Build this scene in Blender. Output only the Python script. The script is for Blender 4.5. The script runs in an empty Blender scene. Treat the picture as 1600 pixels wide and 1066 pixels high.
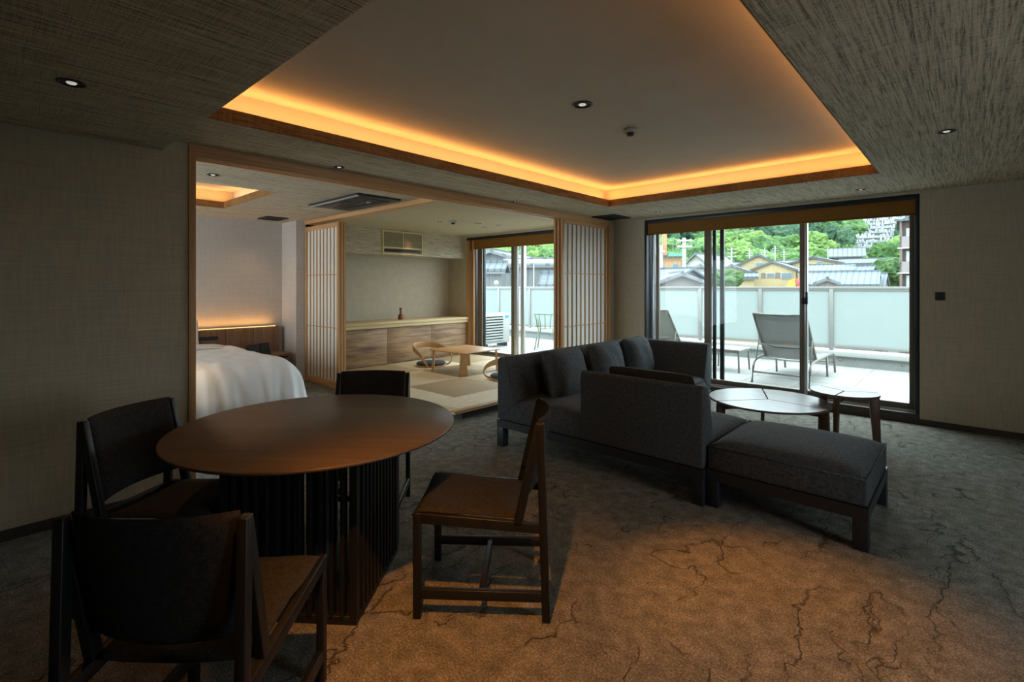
import bpy, bmesh, math, random
from mathutils import Vector, Matrix, noise
C = bpy.context.scene
R = math.radians
random.seed(7)

# ------------------------------------------------------------------ camera
YAW = 42.6
cd = bpy.data.cameras.new('camera'); cam = bpy.data.objects.new('camera', cd)
C.collection.objects.link(cam); C.camera = cam
cd.sensor_width = 36; cd.lens = 36 * 777 / 1600; cd.shift_y = -85 / 1600
cd.clip_start = .05; cd.clip_end = 2000
cam.location = (0, 0, 1.35); cam.rotation_euler = (R(90), 0, R(YAW))

# ------------------------------------------------------------------ world, exposure
C.view_settings.view_transform = 'Standard'; C.view_settings.look = 'None'
C.view_settings.gamma = 1; C.view_settings.use_curve_mapping = False
C.view_settings.exposure = 0.0
C.cycles.use_denoising = True
C.cycles.max_bounces = 10; C.cycles.diffuse_bounces = 6; C.cycles.transparent_max_bounces = 16
C.cycles.sample_clamp_indirect = 6; C.cycles.caustics_reflective = False; C.cycles.caustics_refractive = False
SKY = 8.6
w = bpy.data.worlds.new('world'); C.world = w; w.use_nodes = True
nt = w.node_tree; nt.nodes.clear()
o_ = nt.nodes.new('ShaderNodeOutputWorld'); b_ = nt.nodes.new('ShaderNodeBackground')
tc = nt.nodes.new('ShaderNodeTexCoord'); sp = nt.nodes.new('ShaderNodeSeparateXYZ')
rp = nt.nodes.new('ShaderNodeValToRGB')
rp.color_ramp.elements[0].position = 0; rp.color_ramp.elements[0].color = (.62, .74, .82, 1)
rp.color_ramp.elements[1].position = 1; rp.color_ramp.elements[1].color = (.88, .97, 1, 1)
nt.links.new(tc.outputs['Generated'], sp.inputs[0]); nt.links.new(sp.outputs['Z'], rp.inputs[0])
nt.links.new(rp.outputs[0], b_.inputs[0]); b_.inputs[1].default_value = SKY
nt.links.new(b_.outputs[0], o_.inputs[0])
WARM = (1, .44, .12)
COVE_W = 23.0       # watts per metre-ish of cove strip
def lamp(name, kind, loc, energy, color, rot=(0, 0, 0), **k):
    l = bpy.data.lights.new(name, kind); l.energy = energy; l.color = color
    for a, b in k.items(): setattr(l, a, b)
    o = bpy.data.objects.new(name, l); C.collection.objects.link(o); o.location = loc; o.rotation_euler = rot
    return o
def portal(x0, x1, z0, z1, y):
    o = lamp('opening_portal', 'AREA', ((x0 + x1) / 2, y, (z0 + z1) / 2), 1, (1, 1, 1), (R(-90), 0, 0), shape='RECTANGLE', size=x1 - x0, size_y=z1 - z0)
    o.data.cycles.is_portal = True
portal(-3.25, -.4, .15, 2.08, 6.62)
portal(-6.85, -3.8, .15, 2.06, 6.62)
o = lamp('opening_portal', 'AREA', (2.85, 2.05, 1.3), 1, (1, 1, 1), (0, R(90), 0), shape='RECTANGLE', size=1.6, size_y=1.1); o.data.cycles.is_portal = True  # for the added right-wall opening, out of view, that brightens the room
o = lamp('opening_portal', 'AREA', (-5.65, -2.45, 1.13), 1, (1, 1, 1), (R(90), 0, 0), shape='RECTANGLE', size=3.3, size_y=2.03); o.data.cycles.is_portal = True  # for the added bedroom opening, out of view, that brightens the bedroom
def aim(o, t): o.rotation_euler = (Vector(t) - Vector(o.location)).to_track_quat('-Z', 'Y').to_euler()
# cove strips (x0,y0,x1,y1) lying behind the lip of the ceiling recess, shining up
COVE = (-3.125, .83, -.549, 5.085)
def strip(x0, y0, x1, y1, z, e):
    L = math.hypot(x1 - x0, y1 - y0)
    o = lamp('cove_light', 'AREA', ((x0 + x1) / 2, (y0 + y1) / 2, z), e * L, WARM, (R(180), 0, math.atan2(y1 - y0, x1 - x0)), shape='RECTANGLE', size=L, size_y=.015)
    return o
a, b, c, d = COVE
for q in ((a - .07, b, a - .07, d + .07), (c + .07, b, c + .07, d + .07), (a - .07, d + .07, c + .07, d + .07)):
    strip(*q, 2.385, COVE_W / 10)
for q in ((-6.67, -.4, -6.67, 2.13), (-6.6, 2.13, -4.9, 2.13)):
    strip(*q, 2.385, COVE_W / 12)
# downlights that are switched on, the last an added bedroom fill without a fitting: lamp position, target, watts, cone
for loc, tgt, e, ang in (((-1.828, 2.655, 2.46), (-.55, 2.28, 0), 300, 36), ((-.70, .42, 2.19), (-1.45, 1.25, 0), 210, 50),
                         ((-4.671, 1.374, 2.27), (-5.2, .95, .4), 60, 46), ((-2.803, .288, 2.2), (-2.4, .9, .7), 14, 80),
                         ((-5.669, 4.611, 2.27), (-5.5, 5.0, 0), 26, 110), ((-5.636, 5.487, 2.27), (-6.6, 5.4, .6), 18, 110), ((-6.9, 5.0, 2.28), (-7.25, 5.0, .8), 7, 40), ((-7.0, 2.8, 2.27), (-7.2, 2.4, .5), 10, 100)):
    o = lamp('ceiling_spot', 'SPOT', loc, e, (1, .36, .06) if loc[0] > -4 else (1, .62, .30), spot_size=R(ang), spot_blend=1, shadow_soft_size=.03); aim(o, tgt)

# ------------------------------------------------------------------ materials
def mat(name, col, rough=.6, metal=0, spec=.5, em=None, ems=0):
    m = bpy.data.materials.new(name); m.use_nodes = True
    p = m.node_tree.nodes['Principled BSDF']
    p.inputs['Base Color'].default_value = (*col, 1); p.inputs['Roughness'].default_value = rough
    p.inputs['Metallic'].default_value = metal; p.inputs['Specular IOR Level'].default_value = spec
    if em: p.inputs['Emission Color'].default_value = (*em, 1); p.inputs['Emission Strength'].default_value = ems
    return m
def nz(nt, scale, vec, detail=3, rough=.55):
    n = nt.nodes.new('ShaderNodeTexNoise'); n.inputs['Scale'].default_value = scale
    n.inputs['Detail'].default_value = detail; n.inputs['Roughness'].default_value = rough
    nt.links.new(vec, n.inputs['Vector']); return n.outputs['Fac']
def coords(nt, sc=(1, 1, 1), rot=(0, 0, 0), kind='Object'):
    t = nt.nodes.new('ShaderNodeTexCoord'); m = nt.nodes.new('ShaderNodeMapping')
    m.inputs['Scale'].default_value = sc; m.inputs['Rotation'].default_value = rot
    nt.links.new(t.outputs[kind], m.inputs[0]); return m.outputs[0]
def ramp(nt, fac, stops):
    r = nt.nodes.new('ShaderNodeValToRGB'); e = r.color_ramp.elements
    while len(e) < len(stops): e.new(.5)
    for i, (p, c) in enumerate(stops): e[i].position = p; e[i].color = (*c, 1)
    nt.links.new(fac, r.inputs[0]); return r.outputs[0]
def mth(nt, op, a, b=None):
    n = nt.nodes.new('ShaderNodeMath'); n.operation = op
    for i, v in enumerate((a, b)):
        if v is None: continue
        if isinstance(v, (int, float)): n.inputs[i].default_value = v
        else: nt.links.new(v, n.inputs[i])
    return n.outputs[0]
def bump(m, h, s, d=.01):
    nt = m.node_tree; b = nt.nodes.new('ShaderNodeBump'); b.inputs['Strength'].default_value = s; b.inputs['Distance'].default_value = d
    nt.links.new(h, b.inputs['Height']); nt.links.new(b.outputs[0], nt.nodes['Principled BSDF'].inputs['Normal'])
def setc(m, c): m.node_tree.links.new(c, m.node_tree.nodes['Principled BSDF'].inputs['Base Color'])
def streaky(name, c1, c2, sc1, sc2=None, rough=.7, bs=.3, detail=4, lo=.35, hi=.65, spec=.3, kind='Object'):
    m = mat(name, c1, rough, spec=spec); nt = m.node_tree
    f = nz(nt, 1, coords(nt, sc1, kind=kind), detail)
    if sc2: f = mth(nt, 'MULTIPLY', mth(nt, 'ADD', f, nz(nt, 1, coords(nt, sc2, kind=kind), detail)), .5)
    setc(m, ramp(nt, f, [(lo, c1), (hi, c2)])); bump(m, f, bs, .004); return m
def wood(name, c1, c2, axis, rough=.45, fine=60, coarse=2.2, spec=.4):
    sc = [fine] * 3; sc[axis] = coarse
    m = mat(name, c1, rough, spec=spec); nt = m.node_tree
    f1 = nz(nt, 1, coords(nt, sc), 4)
    s2 = [v / 7 for v in sc]; s2[axis] = coarse / 2.5
    f2 = nz(nt, 1, coords(nt, s2), 3)
    f = mth(nt, 'ADD', mth(nt, 'MULTIPLY', f1, .45), mth(nt, 'MULTIPLY', f2, .55))
    setc(m, ramp(nt, f, [(.36, c1), (.62, c2)])); bump(m, f1, .12, .002); return m

M = {}
M['wall'] = streaky('linen wallpaper', (.40, .345, .25), (.50, .44, .33), (3, 3, 120), (60, 60, 6), bs=.35)
M['wall_bed'] = streaky('bedroom wallpaper', (.46, .41, .37), (.55, .50, .46), (3, 3, 120), (60, 60, 6), bs=.3)
M['wall_tat'] = streaky('plaster wallpaper', (.40, .355, .27), (.48, .43, .34), (60, 60, 60), (9, 9, 9), bs=.3)
def weave(name, c1, c2, c3):
    m = mat(name, c2, .75, spec=.25); nt = m.node_tree
    long_ = nz(nt, 1, coords(nt, (150, 3.5, 150)), 3, .75); cross = nz(nt, 1, coords(nt, (5, 170, 5)), 3, .75)
    fine = nz(nt, 260, coords(nt), 2)
    f = mth(nt, 'ADD', mth(nt, 'MULTIPLY', long_, .5), mth(nt, 'ADD', mth(nt, 'MULTIPLY', cross, .22), mth(nt, 'MULTIPLY', fine, .28)))
    setc(m, ramp(nt, f, [(.42, c1), (.49, c2), (.57, c3)])); bump(m, f, .6, .006); return m
M['weave'] = weave('grasscloth ceiling paper', (.17, .14, .095), (.51, .435, .30), (.70, .61, .45))
M['weave_pale'] = weave('grasscloth pale', (.20, .165, .11), (.50, .44, .33), (.64, .58, .46))
M['ceil_up'] = streaky('upper ceiling paper', (.56, .49, .39), (.62, .55, .44), (3, 3, 3), (90, 90, 90), bs=.08)
M['ceil_tat'] = streaky('tatami room ceiling paper', (.46, .40, .26), (.52, .46, .31), (40, 40, 40), bs=.1)
M['fascia'] = weave('glow tinted woven fascia', (.10, .045, .012), (.25, .125, .04), (.33, .18, .065))  # ceiling weave with the warm cove glow put into its colour
M['cove'] = mat('cove liner', (.55, .50, .40), .8)
# carpet
m = mat('carpet', (.2, .18, .15), .95, spec=.1); nt = m.node_tree
cc = coords(nt)
dn = nt.nodes.new('ShaderNodeTexNoise'); dn.inputs['Scale'].default_value = 2.6; dn.inputs['Detail'].default_value = 4; dn.inputs['Roughness'].default_value = .5
nt.links.new(cc, dn.inputs['Vector'])
vm = nt.nodes.new('ShaderNodeVectorMath'); vm.operation = 'MULTIPLY_ADD'
nt.links.new(dn.outputs['Color'], vm.inputs[0]); vm.inputs[1].default_value = (.55, .55, 0)
m2 = nt.nodes.new('ShaderNodeMapping'); m2.inputs['Scale'].default_value = (1.0, .5, 1); m2.inputs['Rotation'].default_value = (0, 0, .6)
nt.links.new(cc, m2.inputs[0]); nt.links.new(m2.outputs[0], vm.inputs[2])
def flow(scale, width, sx, seed, lo):
    mp = nt.nodes.new('ShaderNodeMapping'); mp.inputs['Scale'].default_value = (1, sx, 1); mp.inputs['Rotation'].default_value = (0, 0, seed); mp.inputs['Location'].default_value = (seed, seed * 3, seed)
    va = nt.nodes.new('ShaderNodeVectorMath'); va.operation = 'MULTIPLY_ADD'; d2 = nt.nodes.new('ShaderNodeTexNoise'); d2.inputs['Scale'].default_value = 9; d2.inputs['Detail'].default_value = 3
    nt.links.new(cc, d2.inputs['Vector']); nt.links.new(d2.outputs['Color'], va.inputs[0]); va.inputs[1].default_value = (.16, .16, 0); nt.links.new(cc, va.inputs[2])
    nt.links.new(va.outputs[0], mp.inputs[0])
    v = nz(nt, scale, mp.outputs[0], 2, .5)
    fr = mth(nt, 'FRACT', mth(nt, 'MULTIPLY', v, 7.0)); dd = mth(nt, 'ABSOLUTE', mth(nt, 'SUBTRACT', fr, .5))
    q = nt.nodes.new('ShaderNodeMapRange'); q.inputs['From Min'].default_value = 0; q.inputs['From Max'].default_value = width; nt.links.new(dd, q.inputs['Value'])
    k = nt.nodes.new('ShaderNodeMapRange'); k.inputs['From Min'].default_value = lo; k.inputs['From Max'].default_value = lo + .06; nt.links.new(nz(nt, 3.2, mp.outputs[0], 3), k.inputs['Value'])
    return mth(nt, 'MAXIMUM', q.outputs[0], k.outputs[0])
ck = mth(nt, 'MINIMUM', flow(1.8, .032, .5, .75, .45), flow(2.6, .04, .42, 1.25, .43))
pile = nz(nt, 120, cc, 3, .8); big = nz(nt, 14, cc, 4, .6)
f = mth(nt, 'ADD', mth(nt, 'MULTIPLY', pile, .7), mth(nt, 'MULTIPLY', big, .3))
col = ramp(nt, f, [(.34, (.07, .07, .058)), (.52, (.27, .26, .225)), (.66, (.56, .545, .485))])
mx = nt.nodes.new('ShaderNodeMix'); mx.data_type = 'RGBA'; mx.blend_type = 'MULTIPLY'; mx.inputs[0].default_value = 1
nt.links.new(col, mx.inputs[6]); nt.links.new(ramp(nt, ck, [(0, (.36, .345, .31)), (1, (1, 1, 1))]), mx.inputs[7])
setc(m, mx.outputs[2]); bump(m, mth(nt, 'ADD', f, mth(nt, 'MULTIPLY', ck, .5)), 1.0, .02); M['carpet'] = m

M['hinoki_x'] = wood('cedar frame x', (.50, .26, .11), (.64, .37, .18), 0)
M['hinoki_y'] = wood('cedar frame y', (.50, .26, .11), (.64, .37, .18), 1)
M['hinoki'] = wood('cedar frame z', (.44, .22, .09), (.58, .33, .15), 2)
M['paper'] = mat('shoji paper', (.86, .84, .78), .9)
nt = M['paper'].node_tree; tr = nt.nodes.new('ShaderNodeBsdfTranslucent'); tr.inputs[0].default_value = (.85, .82, .74, 1)
ms = nt.nodes.new('ShaderNodeMixShader'); ms.inputs[0].default_value = .22
out = nt.nodes['Material Output']; nt.links.new(nt.nodes['Principled BSDF'].outputs[0], ms.inputs[1]); nt.links.new(tr.outputs[0], ms.inputs[2]); nt.links.new(ms.outputs[0], out.inputs[0])
M['dark_wood'] = wood('black stained ash', (.0045, .005, .0055), (.012, .0125, .013), 2, .45, spec=.4)
M['top_wood'] = wood('dark brown table veneer', (.050, .036, .025), (.092, .066, .046), 0, .40, 45, 1.2, spec=.5)
M['walnut'] = wood('walnut', (.06, .028, .015), (.13, .062, .032), 2, .4)
M['cab'] = wood('grey brown oak veneer', (.10, .06, .035), (.46, .30, .175), 1, .55, 26, 2.2)
M['oak'] = wood('light oak', (.44, .245, .10), (.58, .35, .165), 0, .4, 50, 2)
M['oak_pale'] = wood('pale counter wood', (.56, .43, .24), (.70, .56, .33), 1, .45)
M['base'] = wood('baseboard', (.035, .026, .02), (.06, .045, .034), 1, .5)
M['headb'] = wood('headboard walnut', (.15, .078, .042), (.27, .15, .085), 2, .5)
def fabric(name, c1, c2, sc=420, bs=.35):
    m = mat(name, c1, .95, spec=.15); nt = m.node_tree; v = coords(nt)
    f = mth(nt, 'ADD', mth(nt, 'MULTIPLY', nz(nt, sc, v, 2), .65), mth(nt, 'MULTIPLY', nz(nt, sc / 5, v, 3), .35))
    setc(m, ramp(nt, f, [(.36, c1), (.64, c2)])); bump(m, f, bs, .003); return m
M['sofa'] = fabric('charcoal wool', (.028, .032, .036), (.125, .135, .145), 300)
M['sofa_dark'] = fabric('brown black wool', (.016, .014, .012), (.045, .04, .035), 300)
M['chair_f'] = fabric('chair fabric', (.012, .012, .0115), (.040, .039, .037), 380)
M['duvet'] = mat('white cotton', (.82, .82, .84), .9, spec=.2)
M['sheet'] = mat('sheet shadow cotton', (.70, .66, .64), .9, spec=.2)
M['zabuton'] = mat('blue grey seat pad', (.045, .052, .065), .8)
M['blind'] = streaky('brown blind', (.19, .082, .010), (.26, .115, .016), (2, 2, 220), (160, 2, 2), bs=.2)
M['bronze'] = mat('bronze aluminium', (.17, .145, .115), .45, .3)
M['alu'] = mat('silver aluminium', (.55, .57, .57), .38, .75)
M['alu_dark'] = mat('dark aluminium', (.035, .038, .042), .4, .6)
M['railp'] = mat('grey painted rail', (.24, .235, .22), .5, .1)
M['black'] = mat('black plastic', (.012, .013, .015), .45)
M['blackm'] = mat('black metal', (.02, .022, .026), .35, .5)
M['lens'] = mat('lamp lens', (.8, .8, .8), .2, em=(1, .93, .82), ems=.45)
M['chrome'] = mat('chrome', (.7, .7, .7), .15, 1)
M['white'] = mat('white paint', (.36, .37, .36), .5)
M['cream_p'] = mat('cream plastic', (.78, .62, .30), .5)
M['beige_p'] = mat('beige louvre', (.30, .25, .14), .6)
M['led'] = mat('led strip', (1, .8, .4), .5, em=(1, .62, .22), ems=1.6)
M['tile'] = streaky('terrace tile', (.29, .29, .28), (.36, .36, .35), (5, 5, 5), (60, 60, 60), bs=.1)
M['conc'] = streaky('concrete', (.20, .215, .21), (.26, .275, .27), (4, 4, 4), (30, 30, 30), bs=.1)
M['lounger_m'] = mat('taupe lounger metal', (.20, .19, .165), .45, .3)
M['green_m'] = mat('sage green metal', (.20, .25, .17), .5, .2)
M['mesh'] = mat('grey mesh sling', (.26, .26, .25), .8)
nt = M['mesh'].node_tree; t_ = nt.nodes.new('ShaderNodeBsdfTransparent'); ms = nt.nodes.new('ShaderNodeMixShader'); ms.inputs[0].default_value = .28
nt.links.new(nt.nodes['Principled BSDF'].outputs[0], ms.inputs[1]); nt.links.new(t_.outputs[0], ms.inputs[2]); nt.links.new(ms.outputs[0], nt.nodes['Material Output'].inputs[0])
# frosted rail glass
m = bpy.data.materials.new('frosted glass'); m.use_nodes = True; nt = m.node_tree; nt.nodes.remove(nt.nodes['Principled BSDF'])
tl = nt.nodes.new('ShaderNodeBsdfTranslucent'); tl.inputs[0].default_value = (.54, .57, .56, 1)
df = nt.nodes.new('ShaderNodeBsdfDiffuse'); df.inputs[0].default_value = (.34, .40, .41, 1)
ms = nt.nodes.new('ShaderNodeMixShader'); ms.inputs[0].default_value = .30
nt.links.new(tl.outputs[0], ms.inputs[1]); nt.links.new(df.outputs[0], ms.inputs[2]); nt.links.new(ms.outputs[0], nt.nodes['Material Output'].inputs[0]); M['frost'] = m
# window glass, optionally with fine diamond wire
def glass(name, wire):
    m = bpy.data.materials.new(name); m.use_nodes = True; nt = m.node_tree; nt.nodes.remove(nt.nodes['Principled BSDF'])
    t = nt.nodes.new('ShaderNodeBsdfTransparent'); t.inputs[0].default_value = (.92, .96, .95, 1)
    g = nt.nodes.new('ShaderNodeBsdfGlossy'); g.inputs['Roughness'].default_value = .02
    a = nt.nodes.new('ShaderNodeMixShader'); a.inputs[0].default_value = .012
    nt.links.new(t.outputs[0], a.inputs[1]); nt.links.new(g.outputs[0], a.inputs[2]); last = a.outputs[0]
    if wire:
        sp = nt.nodes.new('ShaderNodeSeparateXYZ'); nt.links.new(coords(nt), sp.inputs[0])
        w1 = mth(nt, 'ADD', sp.outputs['X'], mth(nt, 'MULTIPLY', sp.outputs['Z'], .72)); w2 = mth(nt, 'SUBTRACT', sp.outputs['X'], mth(nt, 'MULTIPLY', sp.outputs['Z'], .72))
        L = []
        for q in (w1, w2):
            fr = mth(nt, 'FRACT', mth(nt, 'DIVIDE', q, .022)); L.append(mth(nt, 'LESS_THAN', fr, .07))
        mm = mth(nt, 'MULTIPLY', mth(nt, 'MAXIMUM', *L), .22)
        d = nt.nodes.new('ShaderNodeBsdfDiffuse'); d.inputs[0].default_value = (.3, .32, .32, 1)
        b = nt.nodes.new('ShaderNodeMixShader'); nt.links.new(mm, b.inputs[0]); nt.links.new(last, b.inputs[1]); nt.links.new(d.outputs[0], b.inputs[2]); last = b.outputs[0]
    nt.links.new(last, nt.nodes['Material Output'].inputs[0]); return m
M['glass'] = glass('clear glass', False); M['wired'] = glass('wired glass', True)
M['mat_d'] = streaky('tatami brown', (.36, .27, .16), (.44, .34, .21), (200, 6, 6), bs=.2)
M['mat_l'] = streaky('tatami pale', (.60, .52, .36), (.68, .60, .43), (6, 200, 6), bs=.2)
M['naguri'] = streaky('chiselled pale wood', (.60, .50, .34), (.74, .65, .48), (22, 22, 22), (60, 25, 4), bs=1.0)
M['vase'] = wood('red brown turned wood', (.12, .035, .015), (.22, .07, .03), 2, .35, 30)

# ------------------------------------------------------------------ mesh helpers
class MB:
    def __init__(s): s.v = []; s.f = []; s.sm = []
    def add(s, v, f, smooth=False):
        n = len(s.v); s.v += [tuple(p) for p in v]; s.f += [tuple(i + n for i in q) for q in f]; s.sm += [smooth] * len(f); return s
    def box(s, x0, x1, y0, y1, z0, z1):
        return s.add([(x0, y0, z0), (x1, y0, z0), (x1, y1, z0), (x0, y1, z0), (x0, y0, z1), (x1, y0, z1), (x1, y1, z1), (x0, y1, z1)],
                     [(0, 3, 2, 1), (4, 5, 6, 7), (0, 1, 5, 4), (1, 2, 6, 5), (2, 3, 7, 6), (3, 0, 4, 7)])
    def prism(s, pts, x0, x1, axis='x'):
        """pts: polygon in the plane across `axis`; extruded from x0 to x1"""
        n = len(pts); mk = {'x': lambda a, p: (a, p[0], p[1]), 'y': lambda a, p: (p[0], a, p[1]), 'z': lambda a, p: (p[0], p[1], a)}[axis]
        v = [mk(x0, p) for p in pts] + [mk(x1, p) for p in pts]
        return s.add(v, [tuple(range(n - 1, -1, -1)), tuple(range(n, 2 * n))] + [(i, (i + 1) % n, n + (i + 1) % n, n + i) for i in range(n)])
    def bar(s, p, q, a, b, up=(0, 0, 1), a2=None, b2=None):
        p, q = Vector(p), Vector(q); d = (q - p).normalized(); u = Vector(up)
        if abs(d.dot(u)) > .98: u = Vector((0, 1, 0))
        sx = d.cross(u).normalized(); sy = sx.cross(d).normalized(); a2 = a2 or a; b2 = b2 or b
        v = []
        for c, aa, bb in ((p, a, b), (q, a2, b2)):
            for i, j in ((-1, -1), (1, -1), (1, 1), (-1, 1)): v.append(c + sx * aa / 2 * i + sy * bb / 2 * j)
        return s.add(v, [(0, 3, 2, 1), (4, 5, 6, 7), (0, 1, 5, 4), (1, 2, 6, 5), (2, 3, 7, 6), (3, 0, 4, 7)])
    def tube(s, pts, r, n=8, flat=1.0, up=(0, 0, 1), radii=None):
        P = [Vector(p) for p in pts]; v = []; k = len(P)
        for i, p in enumerate(P):
            d = (P[min(i + 1, k - 1)] - P[max(i - 1, 0)]).normalized(); u = Vector(up)
            if abs(d.dot(u)) > .95: u = Vector((0, 1, 0)) if abs(d.y) < .9 else Vector((1, 0, 0))
            sx = d.cross(u).normalized(); sy = sx.cross(d).normalized(); rr = radii[i] if radii else r
            for j in range(n):
                t = 2 * math.pi * j / n; v.append(p + sx * math.cos(t) * rr + sy * math.sin(t) * rr * flat)
        f = [(i * n + j, i * n + (j + 1) % n, (i + 1) * n + (j + 1) % n, (i + 1) * n + j) for i in range(k - 1) for j in range(n)]
        f += [tuple(range(n - 1, -1, -1)), tuple((k - 1) * n + j for j in range(n))]
        return s.add(v, f, True)
    def lathe(s, prof, c=(0, 0, 0), n=24):
        v = [(c[0] + r * math.cos(2 * math.pi * j / n), c[1] + r * math.sin(2 * math.pi * j / n), c[2] + z) for r, z in prof for j in range(n)]
        k = len(prof)
        f = [(i * n + j, i * n + (j + 1) % n, (i + 1) * n + (j + 1) % n, (i + 1) * n + j) for i in range(k - 1) for j in range(n)]
        f += [tuple(range(n - 1, -1, -1)), tuple((k - 1) * n + j for j in range(n))]
        return s.add(v, f, True)
    def slab(s, fn, nu, nv, th):
        """fn(u,v) in [-1,1]^2 -> mid point; thickened along the normal"""
        def P(u, v): return Vector(fn(u, v))
        top = []; bot = []
        for i in range(nu + 1):
            for j in range(nv + 1):
                u = -1 + 2 * i / nu; v = -1 + 2 * j / nv; e = .01
                n = (P(u + e, v) - P(u - e, v)).cross(P(u, v + e) - P(u, v - e)).normalized(); p = P(u, v)
                t = th(u, v) if callable(th) else th
                top.append(p + n * t / 2); bot.append(p - n * t / 2)
        N = len(top); w = nv + 1; f = []
        for i in range(nu):
            for j in range(nv):
                a = i * w + j; f.append((a, a + w, a + w + 1, a + 1)); f.append((N + a, N + a + 1, N + a + w + 1, N + a + w))
        for i in range(nu):
            a = i * w; f.append((a, N + a, N + a + w, a + w)); a = i * w + nv; f.append((a, a + w, N + a + w, N + a))
        for j in range(nv):
            a = j; f.append((a, a + 1, N + a + 1, N + a)); a = nu * w + j; f.append((a, N + a, N + a + 1, a + 1))
        return s.add(top + bot, f, True)
    def build(s, name, m, parent=None, loc=None, bev=0, seg=2, sub=0, rot=None):
        me = bpy.data.meshes.new(name); me.from_pydata(s.v, [], s.f); me.update()
        me.polygons.foreach_set('use_smooth', [bool(x or bev or sub) for x in s.sm]); 
        bm = bmesh.new(); bm.from_mesh(me); bmesh.ops.recalc_face_normals(bm, faces=bm.faces); bm.to_mesh(me); bm.free()
        me.materials.append(m)
        o = bpy.data.objects.new(name, me); C.collection.objects.link(o)
        if parent is not None: o.parent = parent
        if loc: o.location = loc
        if rot: o.rotation_euler = rot
        if bev:
            b = o.modifiers.new('bevel', 'BEVEL'); b.width = bev; b.segments = seg; b.limit_method = 'ANGLE'; b.angle_limit = R(40); b.harden_normals = False
        if sub:
            q = o.modifiers.new('sub', 'SUBSURF'); q.levels = sub; q.render_levels = sub
        return o
def thing(name, label, cat, loc=(0, 0, 0), rz=0, group=None):
    o = bpy.data.objects.new(name, None); C.collection.objects.link(o); o.empty_display_size = .1
    o.location = loc; o.rotation_euler = (0, 0, rz); return tag(o, label, cat, group)
def tag(o, label, cat, group=None, kind=None):
    o['label'] = label; o['category'] = cat
    if group: o['group'] = group
    if kind: o['kind'] = kind
    return o
def st(o): o['kind'] = 'structure'; return o
def box(name, m, b, parent=None, bev=0): return MB().box(*b).build(name, m, parent, bev=bev)
def copy_tree(o, parent=None):
    c = o.copy(); C.collection.objects.link(c); c.parent = parent
    for ch in list(o.children): copy_tree(ch, c)
    return c
def pillow(m, w, h, t, wr=.006, seed=0, nu=22):
    """pillow lying in the xz plane, thickness along y"""
    def side(sg):
        v = []
        for i in range(nu + 1):
            for j in range(nu + 1):
                u = -1 + 2 * i / nu; q = -1 + 2 * j / nu
                e = max(0, (1 - abs(u) ** 3.2) * (1 - abs(q) ** 3.2)) ** .5
                n = noise.noise(Vector((u * 2 + seed, q * 2, sg))) * wr * 2 + noise.noise(Vector((u * 6 + seed, q * 1.5, sg))) * wr
                pin = 1 - .05 * (1 - abs(u)) * (abs(q) ** 4); pin2 = 1 - .05 * (1 - abs(q)) * (abs(u) ** 4)
                rc = 1 - .07 * (abs(u) * abs(q)) ** 5; v.append((u * w / 2 * pin2 * rc, sg * (t / 2 * e + n * e), q * h / 2 * pin * rc))
        return v
    a = side(1); b = side(-1); N = len(a); k = nu + 1; f = []
    for i in range(nu):
        for j in range(nu):
            p = i * k + j; f += [(p, p + 1, p + k + 1, p + k), (N + p, N + p + k, N + p + k + 1, N + p + 1)]
    m.add(a + b, f, True)
    # close the seam
    ring = [i * k for i in range(nu + 1)] + [nu * k + j for j in range(1, nu + 1)] + [i * k + nu for i in range(nu - 1, -1, -1)] + [j for j in range(nu - 1, 0, -1)]
    base = len(m.v) - 2 * N
    for i in range(len(ring)):
        p, q = ring[i], ring[(i + 1) % len(ring)]; m.f.append((base + p, base + q, base + N + q, base + N + p)); m.sm.append(True)
    return m

# ================================================================== SETTING
XW = -3.77; YW = 6.28; ZC = 2.29; EX = 2.6; SY = -2.2     # partition plane, window wall, soffit height, unseen east and south walls
st(box('floor', M['carpet'], (-7.7, EX, SY, YW, -.12, 0)))
# west partition wall south of the opening + header zone
wl = st(MB().box(XW - .13, XW, SY, .965, 0, 2.60).build('wall_left', M['wall']))
wf = st(MB().box(XW, -3.295, YW, YW + .3, 0, 2.6).box(-3.295, -.357, YW, YW + .3, 2.262, 2.6).box(-3.295, -.357, YW, YW + .3, -.1, .0).box(-.357, EX + .2, YW, YW + .3, 0, 2.6)
        .build('wall_front', M['wall']))
st(MB().box(EX, EX + .2, SY, 1.7, 0, 2.6).box(EX, EX + .2, 2.6, YW, 0, 2.6).box(EX, EX + .2, 1.7, 2.6, 0, .5).box(EX, EX + .2, 1.7, 2.6, 2.1, 2.6).build('wall_right', M['wall']))  # opening in this unseen wall is added to let in more daylight
st(MB().box(-7.7, -7.3, SY - .2, SY, 0, 2.6).box(-7.3, -4.0, SY - .2, SY, 0, .12).box(-7.3, -4.0, SY - .2, SY, 2.15, 2.6).box(-4.0, EX + .2, SY - .2, SY, 0, 2.6).build('wall_back', M['wall']))  # bedroom stretch has an added unseen opening for extra daylight
st(box('baseboard_left', M['base'], (XW, XW + .012, SY, .965, 0, .058)))
st(MB().box(-.357, EX, YW - .012, YW, 0, .055).box(XW, -3.295, YW - .012, YW, 0, .055).build('baseboard_front', M['base']))
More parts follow.
